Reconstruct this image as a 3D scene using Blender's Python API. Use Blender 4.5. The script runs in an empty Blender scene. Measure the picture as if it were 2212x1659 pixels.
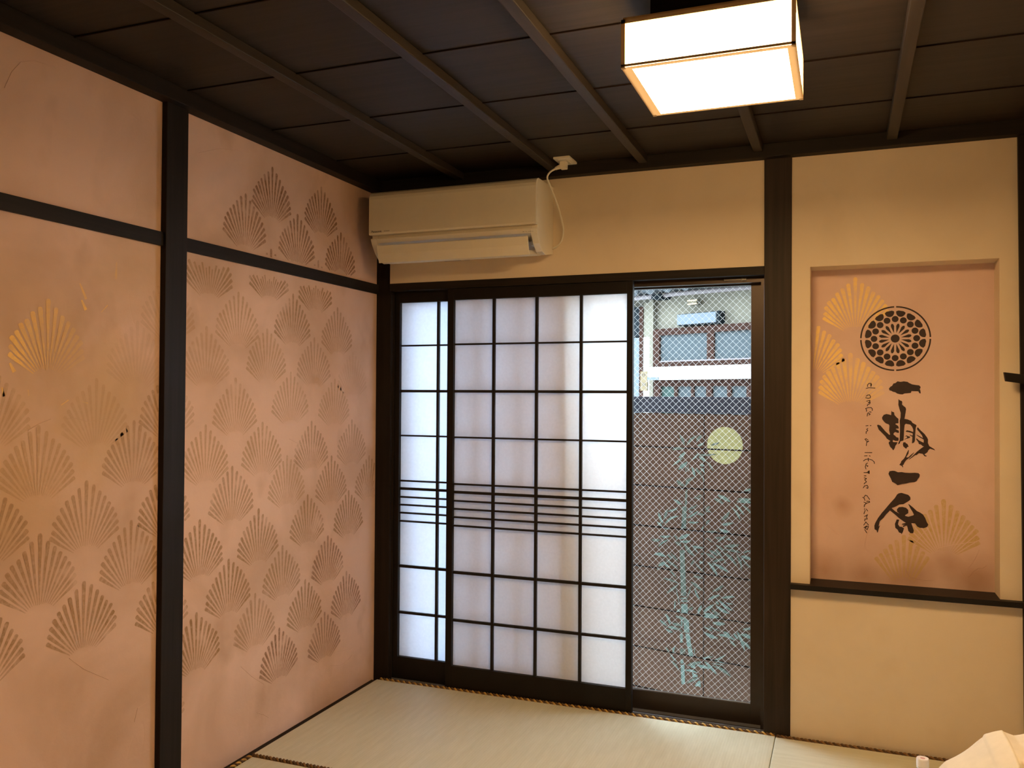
import bpy, bmesh, math, random
from mathutils import Vector, Matrix
from mathutils.geometry import tessellate_polygon
random.seed(7)
sc = bpy.context.scene
COL = sc.collection

# ---------------------------------------------------------------- camera
F_PX, YAW, PITCH, ROLL = 1846.78, 0.369324, 0.014548, 0.006138
CAM = Vector((2.13342, -3.65233, 1.36864))
cy, sy, cp, sp = math.cos(YAW), math.sin(YAW), math.cos(PITCH), math.sin(PITCH)
fwd = Vector((-sy*cp, cy*cp, sp)); rgt = Vector((cy, sy, 0)); up = rgt.cross(fwd)
cr, sr = math.cos(ROLL), math.sin(ROLL)
r2 = rgt*cr + up*sr; u2 = -rgt*sr + up*cr
cam_data = bpy.data.cameras.new('camera'); cam = bpy.data.objects.new('camera', cam_data); COL.objects.link(cam)
cam_data.sensor_width = 36.0; cam_data.sensor_fit = 'HORIZONTAL'; cam_data.lens = 36.0*F_PX/2212.0
cam_data.clip_start = 0.02; cam_data.clip_end = 100
m = Matrix((( r2.x, u2.x, -fwd.x), (r2.y, u2.y, -fwd.y), (r2.z, u2.z, -fwd.z))).to_4x4()
m.translation = CAM
cam.matrix_world = m
sc.camera = cam

# ---------------------------------------------------------------- sky, light levels, exposure
SKY_STRENGTH = 18
LAMP_SIDE, LAMP_BOTTOM = 21.0, 84.0
LAMP_COLOR = (1.0, 0.63, 0.285, 1)
w = bpy.data.worlds.new('sky'); sc.world = w; w.use_nodes = True
bg = w.node_tree.nodes['Background']; bg.inputs[0].default_value = (0.70, 0.86, 1.0, 1); bg.inputs[1].default_value = SKY_STRENGTH
sc.view_settings.view_transform = 'Standard'; sc.view_settings.look = 'None'
sc.view_settings.exposure = 0.0; sc.view_settings.gamma = 1.0; sc.view_settings.use_curve_mapping = False

# ---------------------------------------------------------------- helpers
def tag(o, label=None, cat=None, group=None, kind=None):
    if label: o['label'] = label
    if cat: o['category'] = cat
    if group: o['group'] = group
    if kind: o['kind'] = kind
    return o
def empty(name, loc=(0, 0, 0)):
    o = bpy.data.objects.new(name, None); COL.objects.link(o); o.location = loc; o.empty_display_size = 0.05
    return o
class MB:
    def __init__(s): s.v = []; s.f = []; s.mi = []; s.cols = []
    def add(s, vs, fs, mi=0, col=None):
        b = len(s.v); s.v += [tuple(p) for p in vs]
        for f in fs: s.f.append([b+i for i in f]); s.mi.append(mi); s.cols.append(col)
        return s
    def box(s, x0, x1, y0, y1, z0, z1, mi=0):
        return s.add([(x0,y0,z0),(x1,y0,z0),(x1,y1,z0),(x0,y1,z0),(x0,y0,z1),(x1,y0,z1),(x1,y1,z1),(x0,y1,z1)],
                     [(0,3,2,1),(4,5,6,7),(0,1,5,4),(1,2,6,5),(2,3,7,6),(3,0,4,7)], mi)
    def prism_x(s, prof, x0, x1, mi=0):           # prof: (y,z) outline, extruded along x
        n = len(prof); vs = [(x0,y,z) for y,z in prof]+[(x1,y,z) for y,z in prof]
        fs = [(i,(i+1)%n,n+(i+1)%n,n+i) for i in range(n)]
        t = tessellate_polygon([[Vector((y,z,0)) for y,z in prof]])
        fs += [tuple(a) for a in t]+[tuple(n+i for i in reversed(a)) for a in t]
        return s.add(vs, fs, mi)
    def tube(s, pts, r, n=8, mi=0, caps=True):
        pts = [Vector(p) for p in pts]; rr = r if isinstance(r, (list, tuple)) else [r]*len(pts)
        vs = []; prev = None
        for i, p in enumerate(pts):
            t = (pts[min(i+1,len(pts)-1)]-pts[max(i-1,0)]).normalized()
            if prev is None:
                a = Vector((0,0,1)) if abs(t.z) < .9 else Vector((1,0,0)); nrm = t.cross(a).normalized()
            else: nrm = (prev - t*prev.dot(t)).normalized()
            prev = nrm; b = t.cross(nrm)
            for k in range(n):
                an = 2*math.pi*k/n; vs.append(p+(nrm*math.cos(an)+b*math.sin(an))*rr[i])
        fs = []
        for i in range(len(pts)-1):
            for k in range(n): fs.append((i*n+k, i*n+(k+1)%n, (i+1)*n+(k+1)%n, (i+1)*n+k))
        if caps: fs.append(tuple(range(n-1,-1,-1))); fs.append(tuple((len(pts)-1)*n+k for k in range(n)))
        return s.add(vs, fs, mi)
    def lathe(s, prof, c, n=32, mi=0):            # prof: (r,z)
        vs = []
        for r_, z in prof:
            for k in range(n):
                a = 2*math.pi*k/n; vs.append((c[0]+r_*math.cos(a), c[1]+r_*math.sin(a), c[2]+z))
        fs = []
        for i in range(len(prof)-1):
            for k in range(n): fs.append((i*n+k, i*n+(k+1)%n, (i+1)*n+(k+1)%n, (i+1)*n+k))
        fs.append(tuple(range(n-1,-1,-1))); fs.append(tuple((len(prof)-1)*n+k for k in range(n)))
        return s.add(vs, fs, mi)
    def build(s, name, mats, parent=None, smooth=False, bevel=0, recalc=True):
        me = bpy.data.meshes.new(name); me.from_pydata(s.v, [], s.f)
        mats = mats if isinstance(mats, (list, tuple)) else [mats]
        for m_ in mats: me.materials.append(m_)
        me.polygons.foreach_set('material_index', s.mi)
        if any(c is not None for c in s.cols):
            at = me.color_attributes.new('paint', 'FLOAT_COLOR', 'CORNER'); li = 0
            for p, c in zip(me.polygons, s.cols):
                c = c or (0,0,0,0)
                for l in p.loop_indices: at.data[l].color = c
        if smooth: me.polygons.foreach_set('use_smooth', [True]*len(me.polygons))
        if recalc:
            bm = bmesh.new(); bm.from_mesh(me); bmesh.ops.recalc_face_normals(bm, faces=bm.faces); bm.to_mesh(me); bm.free()
        me.update()
        o = bpy.data.objects.new(name, me); COL.objects.link(o)
        if parent: o.parent = parent; o.matrix_parent_inverse = Matrix.Translation(-Vector(parent.location)) if parent.parent is None else Matrix()
        if bevel:
            b = o.modifiers.new('bevel', 'BEVEL'); b.width = bevel; b.segments = 2; b.limit_method = 'ANGLE'; b.angle_limit = 0.7
        return o
def struct(name, mb, m_, parent=None, **k):
    o = mb.build(name, m_, parent, **k)
    if parent is None: o['kind'] = 'structure'
    return o
def lin(r, g, b):
    f = lambda c: (c/255)/12.92 if c/255 <= .04045 else ((c/255+.055)/1.055)**2.4
    return (f(r), f(g), f(b), 1)

# ---------------------------------------------------------------- materials
class NT:
    def __init__(s, name):
        s.m = bpy.data.materials.new(name); s.m.use_nodes = True; s.t = s.m.node_tree
        s.b = s.t.nodes['Principled BSDF']; s.out = s.t.nodes['Material Output']
    def n(s, ty, **k):
        q = s.t.nodes.new(ty)
        for a, v in k.items(): setattr(q, a, v)
        return q
    def l(s, a, b): s.t.links.new(a, b)
    def coord(s): 
        if not hasattr(s, 'tc'): s.tc = s.n('ShaderNodeTexCoord')
        return s.tc.outputs['Object']
    def mapping(s, scale=(1,1,1), rot=(0,0,0), loc=(0,0,0)):
        q = s.n('ShaderNodeMapping'); q.inputs['Scale'].default_value = scale; q.inputs['Rotation'].default_value = rot; q.inputs['Location'].default_value = loc
        s.l(s.coord(), q.inputs['Vector']); return q.outputs[0]
    def noise(s, scale, detail=3, rough=.5, vec=None, dist=0):
        q = s.n('ShaderNodeTexNoise'); q.inputs['Scale'].default_value = scale; q.inputs['Detail'].default_value = detail
        q.inputs['Roughness'].default_value = rough; q.inputs['Distortion'].default_value = dist
        s.l(vec or s.coord(), q.inputs['Vector']); return q.outputs['Fac']
    def ramp(s, fac, stops):
        q = s.n('ShaderNodeValToRGB'); e = q.color_ramp.elements
        while len(e) < len(stops): e.new(0.5)
        for el, (p, c_) in zip(e, stops): el.position = p; el.color = c_ if len(c_) == 4 else (*c_, 1)
        s.l(fac, q.inputs[0]); return q.outputs[0]
    def rng(s, fac, a, b, c_, d):
        q = s.n('ShaderNodeMapRange'); 
        for i, v in enumerate((a, b, c_, d)): q.inputs[1+i].default_value = v
        s.l(fac, q.inputs[0]); return q.outputs[0]
    def mix(s, fac, a, b, mode='MIX'):
        q = s.n('ShaderNodeMix', data_type='RGBA', blend_type=mode)
        if isinstance(fac, float): q.inputs[0].default_value = fac
        else: s.l(fac, q.inputs[0])
        for i, v in ((6, a), (7, b)):
            if isinstance(v, tuple): q.inputs[i].default_value = v
            else: s.l(v, q.inputs[i])
        return q.outputs[2]
    def math(s, op, a, b=None):
        q = s.n('ShaderNodeMath', operation=op)
        for i, v in ((0, a), (1, b)):
            if v is None: continue
            if isinstance(v, (int, float)): q.inputs[i].default_value = v
            else: s.l(v, q.inputs[i])
        return q.outputs[0]
    def bump(s, h, strength=.2, dist=.002, normal=None):
        q = s.n('ShaderNodeBump'); q.inputs['Strength'].default_value = strength; q.inputs['Distance'].default_value = dist
        s.l(h, q.inputs['Height'])
        if normal: s.l(normal, q.inputs['Normal'])
        return q.outputs[0]
    def fin(s, color=None, rough=.6, metal=0, normal=None, spec=.5):
        if color is not None:
            if isinstance(color, tuple): s.b.inputs['Base Color'].default_value = color
            else: s.l(color, s.b.inputs['Base Color'])
        for nm, v in (('Roughness', rough), ('Metallic', metal), ('Specular IOR Level', spec)):
            if isinstance(v, (int, float)): s.b.inputs[nm].default_value = v
            else: s.l(v, s.b.inputs[nm])
        if normal: s.l(normal, s.b.inputs['Normal'])
        return s.m
def simple(name, col, rough=.6, metal=0, var=.08, scale=20, bump=.05, spec=.4):
    t = NT(name); f = t.noise(scale, 4)
    c0 = tuple(x*(1-var) for x in col[:3])+(1,); c1 = tuple(min(1, x*(1+var)) for x in col[:3])+(1,)
    return t.fin(t.ramp(f, [(.3, c0), (.7, c1)]), rough, metal, t.bump(t.noise(scale*8, 3), bump, .001), spec)
def wood(name, col, axis='z', rough=.5, var=.35, spec=.18, grain=.25):
    t = NT(name); sc_ = {'x': (1.5, 40, 40), 'y': (40, 1.5, 40), 'z': (40, 40, 1.5)}[axis]
    f = t.noise(1.0, 5, .6, t.mapping(sc_), .6)
    c0 = tuple(x*(1-var) for x in col[:3])+(1,); c1 = tuple(x*(1+var) for x in col[:3])+(1,)
    return t.fin(t.ramp(f, [(.3, c0), (.7, c1)]), rough, 0, t.bump(f, grain, .001), spec)

def plaster(name, base, dark, haze=None, painted=False, fine=60, bstr=.12):
    """trowelled plaster; with painted=True the face attribute 'paint' (rgb + opacity) covers it"""
    t = NT(name)
    cloud = t.noise(2.2, 4, .55, dist=.4); spots = t.noise(5.0, 3, .5, t.mapping((1,1,.7), loc=(3,5,1)))
    c_ = t.mix(t.rng(cloud, .42, .72, 0, .75), base, dark)
    c_ = t.mix(t.rng(spots, .60, .76, 0, .6), c_, dark)
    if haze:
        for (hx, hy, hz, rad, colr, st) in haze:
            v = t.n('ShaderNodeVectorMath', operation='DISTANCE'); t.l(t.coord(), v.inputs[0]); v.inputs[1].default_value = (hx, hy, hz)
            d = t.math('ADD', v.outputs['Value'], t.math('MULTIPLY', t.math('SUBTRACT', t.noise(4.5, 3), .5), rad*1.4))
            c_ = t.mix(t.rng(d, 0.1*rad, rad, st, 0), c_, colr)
    h = t.math('ADD', t.noise(fine, 4, .6), t.math('MULTIPLY', t.noise(3.5, 2, .5, t.mapping((1,1.0,1.6), rot=(.5,0,0)), 1.5), 2.5))
    # trowel arcs: thin level lines of a slow noise field
    arcs = t.noise(2.1, 1.5, .4, t.mapping((1,1,1), loc=(7,2,4)), .6)
    line = t.math('SUBTRACT', 1, t.rng(t.math('ABSOLUTE', t.math('SUBTRACT', arcs, .56)), 0, .0035, 0, 1))
    gate = t.rng(t.noise(3.0, 1, .5, t.mapping((1,1,1), loc=(1,9,2))), .52, .6, 0, 1)
    if not painted: h = t.math('ADD', h, t.math('MULTIPLY', t.math('MULTIPLY', line, gate), -.45))
    if not painted:
        return t.fin(c_, .85, 0, t.bump(h, bstr, .004), .25)
    a = t.n('ShaderNodeAttribute', attribute_name='paint')
    br = t.rng(t.noise(70, 4, .7), .30, .55, .45, 1.0)
    gone = t.rng(t.noise(9, 3, .6), .30, .46, .25, 1.0)
    fac = t.math('MULTIPLY', a.outputs['Alpha'], t.math('MULTIPLY', br, gone))
    leaf = t.n('ShaderNodeSeparateColor'); t.l(a.outputs['Color'], leaf.inputs[0])
    isleaf = t.rng(leaf.outputs[0], .7, .8, 0, .18)
    c_ = t.mix(fac, c_, a.outputs['Color'])
    return t.fin(c_, t.rng(fac, 0, 1, .85, .5), t.math('MULTIPLY', isleaf, fac), t.bump(h, bstr, .004), .3)

PINK = (.70, .48, .375, 1); PINKD = (.47, .30, .20, 1)
M = {}
M['cream'] = plaster('cream_plaster', (.70, .58, .42, 1), (.62, .50, .35, 1), fine=120, bstr=.06)
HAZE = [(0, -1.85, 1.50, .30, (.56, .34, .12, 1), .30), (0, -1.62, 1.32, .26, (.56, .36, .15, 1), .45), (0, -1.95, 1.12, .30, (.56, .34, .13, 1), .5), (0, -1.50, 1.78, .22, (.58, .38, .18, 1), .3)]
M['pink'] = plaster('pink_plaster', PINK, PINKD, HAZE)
M['pink_paint'] = plaster('pink_plaster_painted', PINK, PINKD, HAZE, painted=True)
NST = [(x_, .12, z_, r_, (.40, .22, .13, 1), k_) for x_, z_, r_, k_ in ((2.06, .66, .10, .55), (2.22, .655, .09, .6), (2.40, .665, .08, .5), (2.62, .67, .13, .7), (2.52, .72, .07, .4), (2.13, .93, .055, .6), (2.33, .64, .07, .5))]
M['niche_pink'] = plaster('niche_plaster', (.70, .50, .42, 1), (.58, .38, .30, 1), NST)
M['niche_paint'] = plaster('niche_plaster_painted', (.70, .50, .42, 1), (.58, .38, .30, 1), NST, painted=True)
M['woodz'] = wood('dark_post_wood', (.013, .009, .007), 'z', .6)
M['woodp'] = wood('brown_post_wood', (.026, .016, .010), 'z', .55)
M['woodx'] = wood('dark_beam_wood', (.015, .011, .008), 'x', .6)
M['woody'] = wood('dark_rail_wood', (.014, .010, .008), 'y', .6)
M['board'] = wood('ceiling_board', (.022, .0162, .012), 'x', .55, .3, .3, .3)
M['batten'] = wood('ceiling_batten', (.030, .0225, .017), 'y', .5, .25, .3)
M['lacq'] = simple('black_lacquer_wood', (.009, .007, .006), .5, spec=.2)
M['kumiko'] = simple('black_lattice_wood', (.010, .008, .007), .5, spec=.3)
M['ink'] = simple('brown_ink', (.030, .014, .010), .6, var=.2)
M['plastic'] = simple('cream_plastic', (.72, .66, .52), .35, var=.02, bump=.01)
M['plastic_grey'] = simple('grey_plastic', (.25, .25, .25), .4)
M['logo'] = simple('dark_print', (.03, .02, .02), .5)
M['logo_grey'] = simple('grey_print', (.22, .19, .15), .5)
M['bronze'] = simple('bronze_aluminium', (.045, .032, .024), .38, .6, var=.05, bump=.01)
M['alu'] = simple('grey_aluminium', (.42, .44, .50), .3, .7, var=.05)
M['wire'] = simple('bright_wire', (.58, .57, .54), .5, .1, var=.03)
M['steel'] = simple('dull_steel', (.13, .12, .11), .45, .7)

t = NT('washi_paper')     # translucent paper
tr = t.n('ShaderNodeBsdfTranslucent'); df = t.n('ShaderNodeBsdfDiffuse'); mx = t.n('ShaderNodeMixShader')
pc = t.ramp(t.noise(90, 3), [(.3, (.86, .86, .87, 1)), (.7, (.90, .90, .91, 1))])
t.l(pc, tr.inputs[0]); t.l(pc, df.inputs[0]); mx.inputs[0].default_value = .44
t.l(tr.outputs[0], mx.inputs[1]); t.l(df.outputs[0], mx.inputs[2]); t.l(mx.outputs[0], t.out.inputs[0])
M['paper'] = t.m

t = NT('window_glass')    # thin pane: clear with a fresnel reflection
tp = t.n('ShaderNodeBsdfTransparent'); gl = t.n('ShaderNodeBsdfGlossy'); fr = t.n('ShaderNodeFresnel'); mx = t.n('ShaderNodeMixShader')
tp.inputs[0].default_value = (.93, .95, .95, 1); gl.inputs['Roughness'].default_value = .02; fr.inputs[0].default_value = 1.5
t.l(t.math('MULTIPLY', fr.outputs[0], t.rng(t.noise(3, 2), 0, 1, 1.1, 1.25)), mx.inputs[0]); t.l(tp.outputs[0], mx.inputs[1]); t.l(gl.outputs[0], mx.inputs[2]); t.l(mx.outputs[0], t.out.inputs[0])
M['glass'] = t.m
t = NT('dim_glass')       # unseen far-leaf pane, blue-grey tint added to dim daylight behind the paper
tp = t.n('ShaderNodeBsdfTransparent'); gl = t.n('ShaderNodeBsdfGlossy'); fr = t.n('ShaderNodeFresnel'); mx = t.n('ShaderNodeMixShader')
t.l(t.ramp(t.noise(5, 2), [(0, (.44, .50, .60, 1)), (1, (.47, .53, .63, 1))]), tp.inputs[0]); gl.inputs['Roughness'].default_value = .1
t.l(fr.outputs[0], mx.inputs[0]); t.l(tp.outputs[0], mx.inputs[1]); t.l(gl.outputs[0], mx.inputs[2]); t.l(mx.outputs[0], t.out.inputs[0])
M['glass_dim'] = t.m

for nm_, st_ in (('shade', LAMP_SIDE), ('shade_bottom', LAMP_BOTTOM)):
    t = NT('lamp_'+nm_)
    em = t.n('ShaderNodeEmission'); em.inputs[1].default_value = st_
    t.l(t.ramp(t.noise(6, 2), [(0, LAMP_COLOR), (1, tuple(x*.97 for x in LAMP_COLOR[:3])+(1,))]), em.inputs[0]); t.l(em.outputs[0], t.out.inputs[0])
    M[nm_] = t.m
t = NT('thin_veneer')     # thin lamp strips, a little light shows through
tr = t.n('ShaderNodeBsdfTranslucent'); df = t.n('ShaderNodeBsdfDiffuse'); ad = t.n('ShaderNodeAddShader')
tr.inputs[0].default_value = (.0088, .0074, .0056, 1); t.l(t.ramp(t.noise(8, 2), [(0, (.60, .46, .28, 1)), (1, (.66, .50, .31, 1))]), df.inputs[0])
t.l(tr.outputs[0], ad.inputs[0]); t.l(df.outputs[0], ad.inputs[1]); t.l(ad.outputs[0], t.out.inputs[0]); M['veneer'] = t.m
M['lampwood'] = wood('pale_lamp_wood', (.62, .46, .27), 'x', .5, .1)

def tatami(name, axis):
    t = NT(name); vec = t.coord()
    wv = t.n('ShaderNodeTexWave', bands_direction='X' if axis == 'x' else 'Y'); wv.inputs['Scale'].default_value = 30; wv.inputs['Distortion'].default_value = .6
    w2 = t.n('ShaderNodeTexWave', bands_direction='Y' if axis == 'x' else 'X'); w2.inputs['Scale'].default_value = 95; w2.inputs['Distortion'].default_value = .3
    t.l(vec, wv.inputs[0]); t.l(vec, w2.inputs[0])
    f = t.math('MULTIPLY', wv.outputs['Fac'], w2.outputs['Fac'])
    cl = t.noise(6, 4, .6, t.mapping((1, 8, 1) if axis == 'y' else (8, 1, 1)))
    c_ = t.mix(t.rng(cl, .3, .7, 0, 1), (.58, .56, .42, 1), (.66, .64, .50, 1))
    c_ = t.mix(t.rng(f, 0, 1, .12, 0), c_, (.30, .26, .15, 1))
    return t.fin(c_, .5, 0, t.bump(f, .25, .001), .5)
M['tatami_x'] = tatami('tatami_weave', 'x'); M['tatami_y'] = tatami('tatami_weave_turned', 'y')
M['cord_gold'] = simple('gold_thread', (.50, .30, .07), .45, .2, var=.25, scale=60)
M['cord_brown'] = simple('brown_thread', (.09, .045, .015), .6, var=.25, scale=60)
M['cloth'] = simple('cream_fabric', (.70, .64, .52), .9, var=.03, scale=30, bump=.15, spec=.1)
M['cap'] = simple('white_cap', (.85, .80, .78), .4, var=.02)
M['capring'] = simple('pink_print', (.62, .34, .32), .5)
t = NT('clear_plastic'); tp = t.n('ShaderNodeBsdfTransparent'); gl = t.n('ShaderNodeBsdfGlossy'); fr = t.n('ShaderNodeLayerWeight'); mx = t.n('ShaderNodeMixShader')
tp.inputs[0].default_value = (.86, .84, .80, 1); gl.inputs['Roughness'].default_value = .05; fr.inputs[0].default_value = .45
t.l(t.math('ADD', fr.outputs['Fresnel'], t.rng(t.noise(8, 2), 0, 1, .06, .10)), mx.inputs[0]); t.l(tp.outputs[0], mx.inputs[1]); t.l(gl.outputs[0], mx.inputs[2]); t.l(mx.outputs[0], t.out.inputs[0])
M['pet'] = t.m
# outside
M['blocks'] = simple('brown_painted_block', (.078, .040, .024), .9, spec=.1, var=.10, scale=7, bump=.25)
M['joint'] = simple('block_joint', (.014, .008, .006), .95, spec=.05)
M['coping'] = simple('slate_coping', (.026, .026, .036), .7, spec=.15, var=.08)
M['leafpaint'] = simple('pale_green_paint', (.125, .175, .145), .8, spec=.1, var=.12, scale=40)
M['leafpaint_b'] = simple('grey_green_paint', (.095, .118, .092), .8, spec=.1, var=.12, scale=40)
M['moonpaint'] = simple('yellow_moon_paint', (.30, .27, .10), .75, var=.12, scale=35, bump=.2)
M['render'] = simple('grey_render', (.155, .140, .108), .9, spec=.1, var=.05, scale=5)
M['frame_brown'] = wood('brown_window_wood', (.030, .013, .009), 'x', .8, spec=.05)
M['pane_blue'] = simple('frosted_pane', (.045, .056, .062), .6, spec=.08, var=.06)
M['pane_green'] = simple('green_pane', (.028, .052, .046), .6, spec=.08, var=.06)
M['white'] = simple('white_paint', (.50, .50, .48), .8, spec=.1, var=.02)
M['slate'] = simple('dark_opening', (.010, .014, .017), .8, spec=.05)
M['pvc'] = simple('pale_pink_pipe', (.17, .145, .15), .6, spec=.2, var=.03)
M['plate'] = simple('pale_plate_wood', (.125, .085, .032), .6, var=.08)
M['tile'] = simple('grey_roof_tile', (.05, .055, .06), .7, spec=.1, var=.15)
M['signbox'] = simple('pale_blue_acrylic', (.115, .135, .155), .6, spec=.05, var=.02)
M['conc'] = simple('concrete_ground', (.55, .54, .52), .9, spec=.1)
t = NT('lit_tube'); em = t.n('ShaderNodeEmission'); em.inputs[1].default_value = 3.2
t.l(t.ramp(t.noise(9, 1), [(0, (1, .84, .50, 1)), (1, (1, .86, .55, 1))]), em.inputs[0]); t.l(em.outputs[0], t.out.inputs[0]); M['tube'] = t.m

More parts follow.
